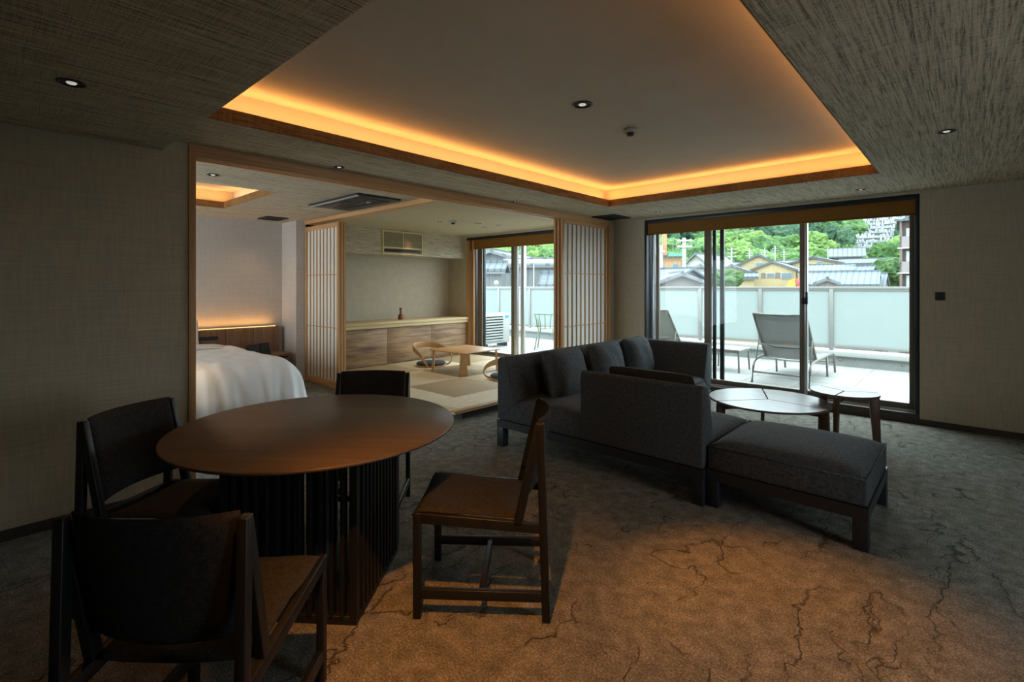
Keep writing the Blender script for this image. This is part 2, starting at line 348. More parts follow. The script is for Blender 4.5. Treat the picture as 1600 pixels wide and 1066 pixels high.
# ceiling of the main room
a, b, c, d = COVE
cm = MB()
cm.box(XW, a, .82, YW, ZC, ZC + .075); cm.box(c, EX, .82, YW, ZC, ZC + .075); cm.box(a, c, d, YW, ZC, ZC + .075)
ceil = st(cm.build('ceiling', M['weave']))
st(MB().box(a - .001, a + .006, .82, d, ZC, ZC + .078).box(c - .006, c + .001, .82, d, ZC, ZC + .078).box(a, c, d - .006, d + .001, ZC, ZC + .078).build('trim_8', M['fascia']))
beam = st(box('trim_1', M['weave'], (XW, EX, SY, .82, 2.216, 2.5)))       # lower band of ceiling nearest the camera
st(box('trim_2', M['ceil_up'], (a - .16, c + .16, .5, d + .16, 2.52, 2.56)))       # raised ceiling panel
s_ = .15
st(MB().box(a - s_ - .02, a - s_, .82, d + s_, ZC + .07, 2.53).box(c + s_, c + s_ + .02, .82, d + s_, ZC + .07, 2.53)
   .box(a - s_, c + s_, d + s_, d + s_ + .02, ZC + .07, 2.53).build('trim_3', M['cove']))
st(box('trim_4', M['black'], (XW - .1, EX + .2, SY - .2, YW + .3, 2.58, 2.75)))   # roof slab
st(box('trim_5', M['conc'], (-12, XW, SY - .2, YW + .3, 2.58, 2.75)))
# opening frame (jambs and grooved head)
fr = thing('sliding_screen_frame', 'orange brown cedar frame around the wide opening to bedroom and tatami room', 'door frame', (XW, .985, 0))
MB().box(-.14, .012, -.022, .02, 0, 2.25).build('jamb', M['hinoki'], fr, bev=.002)
MB().box(-.14, .012, 5.12, 5.18, 0, 2.25).build('jamb', M['hinoki'], fr, bev=.002)
MB().box(-.135, -.085, .02, 5.12, 2.205, 2.225).box(-.055, -.035, .02, 5.12, 2.205, 2.225).box(-.005, .012, .02, 5.12, 2.205, 2.225).box(-.135, .012, .02, 5.12, 2.225, 2.249).box(.002, .012, -.02, 5.12, 2.249, 2.2895).build('head_rail', M['hinoki_y'], fr, bev=.001)
st(box('wall_header', M['wall'], (XW - .12, XW - .01, .965, YW, 2.25, 2.6)))
st(box('wall_partition', M['wall'], (XW - .13, XW, 6.165, YW + .3, 0, 2.25)))
# bedroom shell
XB = -7.5
st(box('wall_bedroom', M['wall_bed'], (XB - .15, XB, SY, 3.27, 0, 2.6)))
st(box('wall_bedroom_side', M['wall_bed'], (XB, -7.03, 3.12, 3.38, 0, 2.6)))
bm_ = MB(); BX0, BX1, BY0, BY1 = -6.6, -5.09, -.4, 2.06
bm_.box(XB, BX0, SY, 3.26, ZC, ZC + .075).box(BX1, XW - .12, SY, 3.26, ZC, ZC + .075).box(BX0, BX1, BY1, 3.26, ZC, ZC + .075).box(BX0, BX1, SY, BY0, ZC, ZC + .075)
st(bm_.build('ceiling_bedroom', M['weave_pale']))
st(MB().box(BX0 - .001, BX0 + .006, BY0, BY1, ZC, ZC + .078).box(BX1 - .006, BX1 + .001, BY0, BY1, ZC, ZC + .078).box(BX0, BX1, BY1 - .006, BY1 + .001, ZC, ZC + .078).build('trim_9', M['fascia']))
st(MB().box(BX0 - .16, BX1 + .16, BY0 - .16, BY1 + .16, 2.52, 2.55).build('trim_6', M['ceil_up']))
st(MB().box(BX0 - .17, BX0 - .15, BY0 - .16, BY1 + .16, 2.36, 2.53).box(BX1 + .15, BX1 + .17, BY0 - .16, BY1 + .16, 2.36, 2.53).box(BX0 - .16, BX1 + .16, BY1 + .15, BY1 + .17, 2.36, 2.53).build('trim_7', M['cove']))
# tatami room shell
st(box('wall_tatami_back', M['wall_tat'], (-7.6, -7.45, 3.38, YW + .3, 0, 2.6)))
st(MB().box(-7.6, -6.93, YW, YW + .3, 0, 2.6).box(-6.93, XW, YW, YW + .3, 2.262, 2.6).box(-6.93, XW, YW, YW + .3, -.1, .08).build('wall_tatami_front', M['wall_tat']))
st(box('ceiling_tatami', M['ceil_tat'], (-7.45, XW - .12, 3.34, YW, ZC, ZC + .06)))
st(MB().box(-7.45, -7.0, 3.38, YW - .001, 1.875, ZC).build('wall_bulkhead', M['weave_pale']))
st(box('wall_tatami_side', M['wall_tat'], (-7.45, -7.03, 3.262, 3.39, 0, 2.6)))
# track between bedroom and tatami room
tk = thing('ceiling_track', 'cedar sliding track beam crossing ceiling between bedroom and tatami room', 'track', (-5.4, 3.3, ZC))
MB().box(-1.65, 1.51, -.06, -.004, -.05, -.04).box(-1.65, 1.51, .002, .06, -.05, -.04).box(-1.65, 1.51, -.06, .06, -.04, -.001).build('track_rail', M['hinoki_x'], tk)
# tatami platform
pf = thing('tatami_platform', 'raised tatami floor edged with pale chiselled wood beside the carpet', 'platform', (XW, 3.26, 0))
MB().box(-3.67, -.03, .125, 3.015, 0, .07).build('plinth', M['base'], pf)
MB().box(-3.68, 0, 0, 3.02, .07, .088).build('deck', M['oak_pale'], pf)
MB().box(-.075, -.052, 0, 3.02, .088, .1).box(-.038, -.02, 0, 3.02, .088, .1).box(-.008, 0, 0, 3.02, .088, .1).build('edge_track', M['hinoki_y'], pf)
MB().box(-.50, -.078, .12, 3.02, .088, .1).build('border_board', M['naguri'], pf)
MB().box(-3.14, -.502, .12, .43, .088, .1).build('border_board', M['naguri'], pf)
MB().box(-3.14, -.078, 0, .118, .088, .1).build('sill_strip', M['oak_pale'], pf)
for i in range(3):
    for j in range(3):
        x1 = -.50 - .88 * i; y0 = .432 + .862 * j
        o = box('tatami_mat', M['mat_d'] if (i + j) % 2 == 0 else M['mat_l'], (x1 - .876, x1 - .002, y0, y0 + .858, .088, .1), pf, bev=.002)
        o['label'] = 'brown tatami square' if (i + j) % 2 == 0 else 'pale tatami square'

# ---------------------------------------------------------------- shoji
def shoji(label, loc, rz, w, n, group, hz=(.27, .60, 1.43, 1.86), H=2.2):
    t = thing('shoji_screen', label, 'sliding screen', loc, rz, group)
    y0, y1 = -.016, .016
    for x in (0, w - .045): MB().box(x, x + .045, y0, y1, 0, H).build('stile', M['hinoki'], t, bev=.002)
    MB().box(.045, w - .045, y0, y1, H - .06, H).build('top_rail', M['hinoki_x'], t, bev=.002)
    MB().box(.045, w - .045, y0, y1, 0, .09).build('bottom_rail', M['hinoki_x'], t, bev=.002)
    MB().box(.04, w - .04, .006, .008, .08, H - .05).build('paper', M['paper'], t)
    me = None
    for i in range(n):
        x = .045 + (w - .09) * (i + 1) / (n + 1)
        if me is None:
            s0 = MB().box(-.0065, .0065, -.006, .005, .09, H - .06).build('slat', M['hinoki'], t, loc=(x, 0, 0)); me = s0
        else:
            s = me.copy(); C.collection.objects.link(s); s.location.x = x
    for z in hz: MB().box(.045, w - .045, -.010, .004, z - .005, z + .005).build('crossbar', M['hinoki_x'], t)
    return t
for k, wh in enumerate(('nearest of three stacked beside the bed', 'middle of three stacked beside the bed', 'rearmost of three stacked beside the bed')):
    shoji('cedar lattice shoji screen, ' + wh, (-7.03 + .0 * k, 3.262 + .040 * k, .0), 0, .96, 8, 'shoji screens beside the bed', hz=(.80, 1.51))
for k, wh in enumerate(('frontmost of three stacked beside the sofa', 'middle of three stacked beside the sofa', 'rearmost of three stacked beside the sofa')):
    s = shoji('cedar lattice shoji screen, ' + wh, (XW - .018 - .042 * k, 5.04 - .015 * k, .1), R(90), 1.06, 9, 'shoji screens beside the sofa', H=2.12, hz=(.74, 1.42))

# ---------------------------------------------------------------- windows
def window(name, x0, x1, verts, rz0=.1, sill_m=None, zt=2.262):
    w = bpy.data.objects.new(name, None); C.collection.objects.link(w); w.location = ((x0 + x1) / 2, YW + .14, rz0); w['kind'] = 'structure'
    ox = (x0 + x1) / 2; oy = YW + .14
    def B(n, m, x0, x1, y0, y1, z0, z1, bev=.002): return MB().box(x0 - ox, x1 - ox, y0 - oy, y1 - oy, z0 - rz0, z1 - rz0).build(n, m, w, bev=bev)
    B('sill', M['base'], x0, x1, YW - .005, YW + .10, 0.0, .098)
    B('track', M['alu'], x0, x1, YW + .10, YW + .26, .0, .112)
    for xa, xb in ((x0, x0 + .03), (x1 - .03, x1)): B('jamb', M['alu_dark'], xa, xb, YW + .005, YW + .28, .098, zt)
    B('head', M['alu_dark'], x0 + .03, x1 - .03, YW + .005, YW + .28, zt - .05, zt)
    for (n, m, xa, xb, ya, yb) in verts: B(n, m, xa, xb, ya, yb, .112, zt - .05)
    return w, B
W1 = [('stile', M['alu'], -3.255, -3.215, 6.40, 6.44), ('stile', M['bronze'], -3.21, -3.165, 6.45, 6.49),
      ('stile', M['bronze'], -2.515, -2.43, 6.395, 6.43), ('stile', M['alu_dark'], -2.425, -2.385, 6.44, 6.47), ('stile', M['alu_dark'], -2.355, -2.305, 6.50, 6.53),
      ('stile', M['bronze'], -1.425, -1.375, 6.395, 6.43), ('stile', M['alu'], -1.375, -1.345, 6.39, 6.44),
      ('stile', M['bronze'], -.445, -.405, 6.395, 6.43), ('stile', M['alu_dark'], -.403, -.388, 6.395, 6.47)]
w1, B1 = window('window_1', -3.295, -.357, W1)
for xa, xb, ya in ((-2.43, -1.425, 6.395), (-1.345, -.445, 6.395), (-3.165, -2.515, 6.45)):
    B1('bottom_rail', M['bronze'], xa, xb, ya, ya + .035, .112, .172); B1('top_rail', M['bronze'], xa, xb, ya, ya + .035, 2.15, 2.21)
B1('pane', M['wired'], -2.43, -1.425, 6.41, 6.416, .172, 2.15, 0); B1('pane', M['wired'], -1.345, -.445, 6.41, 6.416, .172, 2.15, 0); B1('pane', M['glass'], -3.165, -2.515, 6.465, 6.471, .172, 2.15, 0)
lk = MB().box(-.012, .012, -.03, .0, -.07, .07).build('handle', M['black'], w1, loc=(-1.35 + 1.826, -.03, 1.12), bev=.004)
MB().box(-.02, .02, -.045, -.02, -.055, .015).build('handle', M['black'], w1, loc=(-1.38 + 1.826, -.03, 1.11), bev=.004)
W2 = [('stile', M['hinoki'], -6.93, -6.87, 6.28, 6.36), ('stile', M['alu_dark'], -6.87, -6.80, 6.38, 6.45), ('stile', M['hinoki'], -6.80, -6.76, 6.30, 6.34), ('stile', M['bronze'], -6.76, -6.64, 6.40, 6.44), ('stile', M['alu_dark'], -6.66, -6.62, 6.44, 6.48),
      ('stile', M['bronze'], -5.90, -5.86, 6.395, 6.43), ('stile', M['alu'], -5.855, -5.77, 6.41, 6.45), ('stile', M['alu'], -5.75, -5.67, 6.47, 6.51), ('stile', M['bronze'], -4.45, -4.38, 6.40, 6.44)]
w2, B2 = window('window_2', -6.93, -3.9, W2)
for xa, xb, ya in ((-6.64, -5.90, 6.395), (-5.67, -4.45, 6.47)):
    B2('bottom_rail', M['bronze'], xa, xb, ya, ya + .035, .112, .165); B2('pane', M['glass'], xa, xb, ya + .015, ya + .021, .165, 2.15, 0)
def blind(label, x0, x1, zb):
    t = thing('roller_blind', label, 'blind', ((x0 + x1) / 2, YW + .04, 2.2)); h = (x1 - x0) / 2
    MB().box(-h, h, -.02, .05, .0, .055).build('head_box', M['blind'], t)
    MB().box(-h, h, -.012, -.004, zb - 2.2 + .02, .0).build('blind_fabric', M['blind'], t)
    MB().tube([(-h, -.008, zb - 2.2 + .012), (h, -.008, zb - 2.2 + .012)], .010, 8).build('bottom_bar', M['blind'], t)
blind('brown fabric blind rolled up above the wide window behind the sofa', -3.285, -.367, 2.055)
blind('brown fabric blind rolled up above the tatami room window', -6.92, -3.91, 2.035)

# ================================================================== DINING
TC = Vector((-2.19, 1.08, 0)); TR = R(38.8)
t = thing('dining_table', 'round dark brown dining table on a square black slatted pedestal', 'table', TC, TR)
MB().lathe([(0.001, .703), (.58, .703), (.606, .712), (.610, .716), (.610, .723), (.607, .725), (.001, .725)], n=96).build('tabletop', M['top_wood'], t)
MB().box(-.282, .282, -.282, .282, 0, .035).build('base', M['dark_wood'], t, bev=.003)
MB().box(-.27, .27, -.27, .27, .672, .699).build('top_frame', M['dark_wood'], t)
sl = None
for s in range(4):
    for i in range(13):
        p = -.27 + .045 * i
        if i == 12: continue
        x, y = [(p, -.27), (.27, p), (-p, .27), (-.27, -p)][s]
        ww = .019 if i else .03
        if sl is None: sl = {}
        key = (s % 2, i == 0)
        if key not in sl:
            q = (.014 if i else .03, .042 if i else .03) if s % 2 == 0 else (.042 if i else .03, .014 if i else .03)
            o = MB().box(-q[0] / 2, q[0] / 2, -q[1] / 2, q[1] / 2, .035, .672).build('slat', M['dark_wood'], t, loc=(x, y, 0)); sl[key] = o
        else:
            o = sl[key].copy(); C.collection.objects.link(o); o.location = (x, y, 0)

def dining_chair(label, loc, rz):
    t = thing('dining_chair', label, 'chair', loc, rz, 'chairs around the dining table')
    W_ = .215; dw = M['dark_wood']
    for s in (-1, 1):
        x = s * W_
        MB().bar((x, .262, 0), (x, .262, .43), .026, .032, up=(0, 1, 0)).build('leg', dw, t, bev=.003)
        MB().prism([(-.279, 0), (-.246, 0), (-.222, .79), (-.255, .80)], x - .013, x + .013).build('leg', dw, t, bev=.003)
        MB().prism([(.278, .390), (.278, .432), (-.262, .396), (-.262, .356)], x - .0125, x + .0125).build('side_rail', dw, t, bev=.003)
        MB().prism([(-.165, .385), (-.128, .385), (-.222, .800), (-.255, .800)], x - .0125, x + .0125).build('back_support', dw, t, bev=.003)
        MB().box(x - .012, x + .012, -.262, .262, .082, .122).build('side_stretcher', dw, t, bev=.003)
    MB().box(-.203, .203, -.012, .012, .086, .118).build('cross_stretcher', dw, t, bev=.003)
    MB().box(-.203, .203, .25, .274, .385, .42).build('front_rail', dw, t, bev=.003)
    MB().box(-.203, .203, -.262, -.236, .352, .39).build('rear_rail', dw, t, bev=.003)
    def seat(u, v):
        y = .06 + v * .225; z = .437 - .030 * (1 - v) / 2 - .012 * (1 - u * u) - (.022 * max(0, (v - .8) / .2) ** 2)
        return (u * .200 if v < .0 else u * (.200 + .012 * min(1, v * 3)), y, z)
    MB().slab(seat, 14, 14, lambda u, v: .036 * max(.15, (1 - abs(u) ** 8) * (1 - abs(v) ** 8))).build('seat', M['chair_f'], t)
    def back(u, v):
        z = .640 + v * .170
        y = -.148 - .225 * (z - .41) / .40 * .40 - .050 * (1 - u * u) + .006
        return (u * .200, y, z)
    MB().slab(back, 24, 14, lambda u, v: .032 * max(.15, (1 - abs(u) ** 30) * (1 - abs(v) ** 8))).build('backrest', M['chair_f'], t)
    return t
def chair_from(front, back, z=0):  # right side front and rear floor points seen from the sitter
    pass
def cpos(right_front, right_rear):
    """chair placed from two floor points on its left-hand side when viewed from the table"""
    f = Vector(right_front); r = Vector(right_rear); d = (f - r).normalized(); n = Vector((d.y, -d.x))
    mid = (f + r) / 2 + n * .215
    return (mid.x, mid.y, 0), math.atan2(d.y, d.x) - R(90)
# right-hand chair: its near side stands on (-1.671,1.22) and (-1.241,1.578)
l, rz = cpos((-1.671, 1.22), (-1.241, 1.578)); dining_chair('black framed dining chair turned side-on, between round table and sofa', l, rz)
CH = l
dining_chair('black framed dining chair nearest the camera, back turned, cut by frame bottom', (-1.60, .47, 0), R(43.5))
dining_chair('black framed dining chair at the left wall, backrest facing right', (-2.585, .62, 0), R(-56))
dining_chair('black framed dining chair on far side of the round table before the shoji', (-2.63, 1.57, 0), R(-135))

# ================================================================== SOFA
t = thing('sectional_sofa', 'dark charcoal corner sofa with low backs and black frame facing the window', 'sofa', (-2.96, 3.03, 0))
F = M['sofa']
bd = MB().prism([(.006, .006), (1.754, .006), (1.754, .834), (.894, .834), (.894, 2.394), (.006, 2.394)], .226, .36, 'z').build('base', F, t, bev=.01, seg=3)
def crown(x0, x1, y0, y1, z0, z1, cr, n=16):
    m = MB(); v = []; k = n + 1
    for i in range(k):
        for j in range(k):
            u = -1 + 2 * i / n; q = -1 + 2 * j / n
            e = ((1 - abs(u) ** 4) * (1 - abs(q) ** 4))
            v.append((x0 + (x1 - x0) * i / n, y0 + (y1 - y0) * j / n, z1 + cr * max(0, e) ** .5))
    N = len(v); f = []
    for i in range(n):
        for j in range(n):
            p = i * k + j; f.append((p, p + k, p + k + 1, p + 1))
    ring = [i * k for i in range(n + 1)] + [n * k + j for j in range(1, n + 1)] + [i * k + n for i in range(n - 1, -1, -1)] + [j for j in range(n - 1, 0, -1)]
    v += [(v[r][0], v[r][1], z0) for r in ring]; L = len(ring)
    for i in range(L): f.append((ring[i], ring[(i + 1) % L], N + (i + 1) % L, N + i))
    f.append(tuple(N + i for i in range(L)))
    return m.add(v, f, True)
crown(.10, .875, .02, .835, .34, .372, .045).build('seat_cushion', F, t)
crown(.885, 1.755, .12, .835, .34, .372, .045).build('seat_cushion', F, t)
crown(.10, .895, .845, 2.30, .34, .372, .045).build('seat_cushion', F, t)
# backs: wedge sections
MB().prism([(.0, .225), (.20, .36), (.10, .745), (.03, .75), (.0, .73)], .0, 2.40, 'y').build('back', F, t, bev=.015, seg=3)
pts = [(.0, .225), (.20, .36), (.095, .72), (.03, .735), (.0, .715)]
MB().add([(.85, y, z) for y, z in pts] + [(1.76, y, z) for y, z in pts], [(4, 3, 2, 1, 0), (5, 6, 7, 8, 9)] + [(i, (i + 1) % 5, 5 + (i + 1) % 5, 5 + i) for i in range(5)]).build('back', F, t, bev=.015, seg=3)
pts = [(2.40, .225), (2.20, .36), (2.30, .73), (2.37, .74), (2.40, .72)]
MB().add([(.0, y, z) for y, z in pts] + [(.90, y, z) for y, z in pts], [(4, 3, 2, 1, 0), (5, 6, 7, 8, 9)] + [(i, (i + 1) % 5, 5 + (i + 1) % 5, 5 + i) for i in range(5)]).build('arm', F, t, bev=.015, seg=3)
BM_ = M['blackm'] = mat('slate painted frame', (.018, .022, .027), .45, .0)
fm = MB()
for q in ((0, 1.76, 0, .05), (0, .05, .05, 2.35), (1.71, 1.76, .05, .79), (.9, 1.76, .79, .84), (.85, .90, .79, 2.35), (0, .9, 2.35, 2.40)): fm.box(q[0], q[1], q[2], q[3], .163, .224)
fm.build('frame', BM_, t)
for x, y in ((0, 0), (1.69, 0), (1.69, .77), (0, 2.33), (.83, 2.33)): MB().box(x, x + .07, y, y + .07, 0, .163).build('leg', BM_, t, bev=.003)
MB().box(-.004, .001, .015, .045, .30, .33).build('tag', M['black'], t)

t = thing('ottoman', 'long dark grey ottoman with piped edge on black legs', 'ottoman', (-1.195, 3.07, 0))
MB().box(.005, .815, .005, .80, .225, .363).build('base', F, t, bev=.012, seg=3)
crown(.008, .812, .008, .797, .355, .364, .055).build('seat_cushion', F, t)
MB().tube([(.008, .008, .364), (.812, .008, .364), (.812, .797, .364), (.008, .797, .364), (.008, .008, .364)], .006, 6).build('piping', M['sofa'], t)
fm = MB()
for q in ((0, .82, 0, .05), (0, .82, .755, .805), (0, .05, .05, .755), (.77, .82, .05, .755)): fm.box(q[0], q[1], q[2], q[3], .16, .224)
fm.build('frame', BM_, t)
for x, y in ((0, 0), (.75, 0), (0, .735), (.75, .735)): MB().box(x, x + .07, y, y + .07, 0, .16).build('leg', BM_, t, bev=.003)

def cushion(label, loc, rz, tilt, w, h, th, m=F, seed=0):
    o = pillow(MB(), w, h, th, seed=seed).build('throw_pillow', m, None, loc=loc)
    o.rotation_euler = (tilt, 0, rz); tag(o, label, 'cushion', 'loose cushions on the sofa'); return o
# cushions leaning on the long left back, faces turned to +x
cushion('large charcoal cushion at the near left end of the sofa back', (-2.66, 3.60, .58), R(-84), R(15), .58, .45, .25, seed=1)
cushion('charcoal cushion in the middle of the three along the long back', (-2.66, 4.27, .585), R(-84), R(15), .60, .45, .25, seed=5)
cushion('charcoal cushion in the far corner of the sofa beside the arm', (-2.66, 4.90, .585), R(-84), R(15), .56, .45, .25, seed=9)
cushion('brownish dark cushion lying behind the tall near back of the sofa', (-1.69, 3.33, .575), R(180), R(-17), .68, .38, .18, M['sofa_dark'], seed=12)

# ================================================================== SMALL TABLES
def seg_table(name, label, c, r, h, legang, rot, legtop=.03, lw=.05):
    t = thing(name, label, 'table', (c[0], c[1], 0), rot)
    for k in range(3):   # three leaf segments with a thin joint between them
        a0 = 2 * math.pi * k / 3; m = MB(); g = .007; n = 26
        pts = []
        for i in range(n + 1):
            an = a0 + 2 * math.pi / 3 * i / n; pts.append((r * math.cos(an), r * math.sin(an)))
        mid = a0 + math.pi / 3; off = (g * math.cos(mid), g * math.sin(mid))
        P = [(off[0], off[1])] + [(x + off[0], y + off[1]) for x, y in pts]
        m.prism(P, h - .018, h, 'z').build('tabletop_segment', M['walnut_g'], t)
    for k in range(3):
        an = 2 * math.pi * k / 3 + legang; dx, dy = math.cos(an), math.sin(an)
        MB().bar((dx * (r - .005), dy * (r - .005), 0), (dx * (r - .03), dy * (r - .03), h - .022), .028, .05, up=(dx, dy, 0), a2=.034, b2=.075).build('leg', M['walnut'], t, bev=.004)
        MB().bar((dx * (r - .03), dy * (r - .03), h - .055), (dx * .02, dy * .02, h - .055), .025, .035).build('brace', M['walnut'], t)
    return t
M['walnut_g'] = wood('walnut top', (.12, .085, .075), (.19, .14, .125), 0, .30, spec=.7)
seg_table('coffee_table', 'large round coffee table with three-part top and walnut legs', (-1.305, 4.745), .472, .36, 0, R(-9))
seg_table('side_table', 'small round side table behind the coffee table by the window', (-.785, 5.04), .245, .46, 0, R(25))

# ================================================================== BEDROOM
t = thing('bed', 'large bed with white puffy duvet seen through the opening', 'bed', (-7.3, 1.25, 0))
MB().box(.0, 2.05, -1.0, 1.0, .04, .20).build('bed_base', M['black'], t)
MB().box(.02, 2.02, -1.02, 1.02, .20, .42).build('mattress', M['white'], t, bev=.05, seg=3)
dv = MB(); nu, nv = 90, 90; v = []
for i in range(nu + 1):
    for j in range(nv + 1):
        u = i / nu; q = -1 + 2 * j / nv
        a_ = 1.2 * u; b_2 = 1.18 * q
        # foot side falls over, both long sides fall over
        x = .35 + 2.02 * u
        du = max(0, (u - .76) / .24); dq = max(0, (abs(q) - .66) / .34)
        s = (du ** 2.6 + dq ** 2.6) ** (1 / 2.6)
        s = min(1, s)
        z = .17 + .45 * (1 - s ** 2.6) ** (1 / 2.0)
        y = q * 1.20
        # pull the corner in
        cf = min(1, du * dq * 1.2); x -= .06 * cf; y *= 1 - .03 * cf
        wr = noise.noise(Vector((x * 2.2, y * 2.2, 0))) * .018 + s * math.sin(q * 40 + u * 9 + 5 * noise.noise(Vector((q * 3, u * 3, 2)))) * .013 + noise.noise(Vector((x * 6, y * 6, 3))) * .016 + abs(noise.noise(Vector((x * 3 + 4, y * 9, 6)))) * .02 * (.3 + s)
        z += wr * (1 - s * .5); x += wr * du * 1.2
        v.append((x, y, z))
k = nv + 1
dv.add(v, [(i * k + j, (i + 1) * k + j, (i + 1) * k + j + 1, i * k + j + 1) for i in range(nu) for j in range(nv)], True)
o = dv.build('duvet', M['duvet'], t); so = o.modifiers.new('sol', 'SOLIDIFY'); so.thickness = .02; so.offset = -1
def fold(u, v):
    y = v * 1.10; s = min(1, max(0, (abs(v) - .55) / .45))
    return (.58 + u * .20, y, .635 - .42 * (1 - (1 - s ** 2.4) ** .5) + .012 * noise.noise(Vector((u * 2, v * 4, 5))))
MB().slab(fold, 10, 50, lambda u, v: .05 * max(.1, 1 - abs(u) ** 4)).build('turned_sheet', M['sheet'], t)
for k_, y_ in enumerate((.40, -.42)):
    p = pillow(MB(), .58, .46, .17, seed=k_ * 3).build('pillow', M['duvet'], None, loc=(-7.12, 1.25 + y_, .73)); p.rotation_euler = (R(12), 0, R(-90))
    tag(p, ('white pillow propped on the headboard, edge showing beside the door frame', 'white pillow on the hidden half of the bed')[k_], 'pillow', 'bed pillows')
t = thing('headboard', 'long walnut panel headboard with light strip along its top', 'headboard', (-7.5, .9, 0))
ys = [-1.4, -.6, .1, .72, 1.12, 1.42, 1.78, 2.13]
for i in range(len(ys) - 1): MB().box(.0, .12 , ys[i] + .002, ys[i + 1] - .002, 0, .78).build('panel', M['headb'], t, bev=.001)
MB().box(.125, .135, -1.3, 2.07, .782, .792).build('light_strip', M['led'], t)
MB().box(.04, .12, -1.3, 2.07, .78, .782).build('ledge', M['headb'], t)
MB().box(.12, .128, .88, .93, .63, .69).build('wall_socket', M['black'], t)
MB().box(.12, .128, 1.10, 1.33, .645, .69).build('switch_panel', M['black'], t)
lp = lamp('headboard_light', 'AREA', (-7.43, 1.5, .80), 5, (1, .48, .12), (R(180), 0, R(90)), shape='RECTANGLE', size=2.9, size_y=.015)
t = thing('nightstand', 'wooden nightstand fixed below the headboard beside the bed', 'nightstand', (-7.38, 2.75, 0))
MB().box(.0, .40, -.30, .27, .39, .425).build('top', M['headb'], t, bev=.002)
MB().box(.0, .38, -.28, .25, .36, .39).build('recess', M['black'], t)
MB().box(.0, .39, -.29, .26, .12, .36).build('drawer', M['headb'], t, bev=.002)
t = thing('bedside_console', 'black ribbed console standing on the nightstand', 'console', (-7.1, 2.60, .425), R(8))
MB().prism([(.0, .0), (.11, .0), (.06, .155), (.04, .155)], -.14, .02, 'y').build('body', M['black'], t, bev=.003)
for i in range(5): MB().prism([(.0, .0), (.12, .0), (.06, .16), (.04, .16)], .03 + .026 * i, .05 + .026 * i, 'y').build('fin', M['blackm'], t)

# ================================================================== TATAMI ROOM FURNITURE
t = thing('low_cabinet', 'wall-length cabinet with grey brown oak doors below a pale counter', 'cabinet', (-7.17, 3.39, .1))
MB().box(-.275, .30, .0, 2.885, .645, .685).build('counter', M['oak_pale'], t, bev=.002)
MB().box(-.275, .23, .0, 2.885, .0, .645).build('carcass', M['base'], t)
MB().box(.23, .285, .0, 2.885, .590, .642).build('counter_edge', M['oak_pale'], t, bev=.001)
for y0, y1 in ((.0, .28), (.284, 1.16), (1.164, 2.05), (2.054, 2.895)):
    MB().box(.23, .255, y0, min(y1, 2.885), .005, .585).build('door', M['cab'], t, bev=.002)
t = thing('vase', 'small reddish brown wooden vase on the tatami room counter', 'vase', (-7.2, 5.0, .785))
MB().lathe([(.001, 0), (.042, .0), (.046, .01), (.046, .05), (.040, .075), (.022, .095), (.016, .11), (.020, .12), (.015, .13), (.017, .155), (.020, .185), (.026, .20), (.021, .203), (.001, .20)], n=28).build('body', M['vase'], t)
t = thing('wall_air_grille', 'cream framed air conditioner grille in the tatami room bulkhead', 'air conditioner', (-7.0, 4.905, 1.885))
for q in ((-.40, .40, .365, .385), (-.40, .40, .10, .118), (-.40, .40, .0, .018), (-.40, -.382, .018, .365), (.382, .40, .018, .365), (-.008, .008, .118, .365)): MB().box(-.01, .016, q[0], q[1], q[2], q[3]).build('frame', M['cream_p'], t)
MB().box(-.03, -.004, -.385, .385, .01, .375).build('backing', M['black'], t)
g0 = None
for i in range(13):
    z = .13 + .018 * i
    if g0 is None: g0 = MB().box(-.004, .010, -.382, .382, -.0045, .0045).build('louvre', M['beige_p'], t, loc=(0, 0, z))
    else: c_ = g0.copy(); C.collection.objects.link(c_); c_.location.z = z
MB().box(-.004, .008, -.36, .36, .035, .085).build('flap', M['alu_dark'], t, bev=.004)

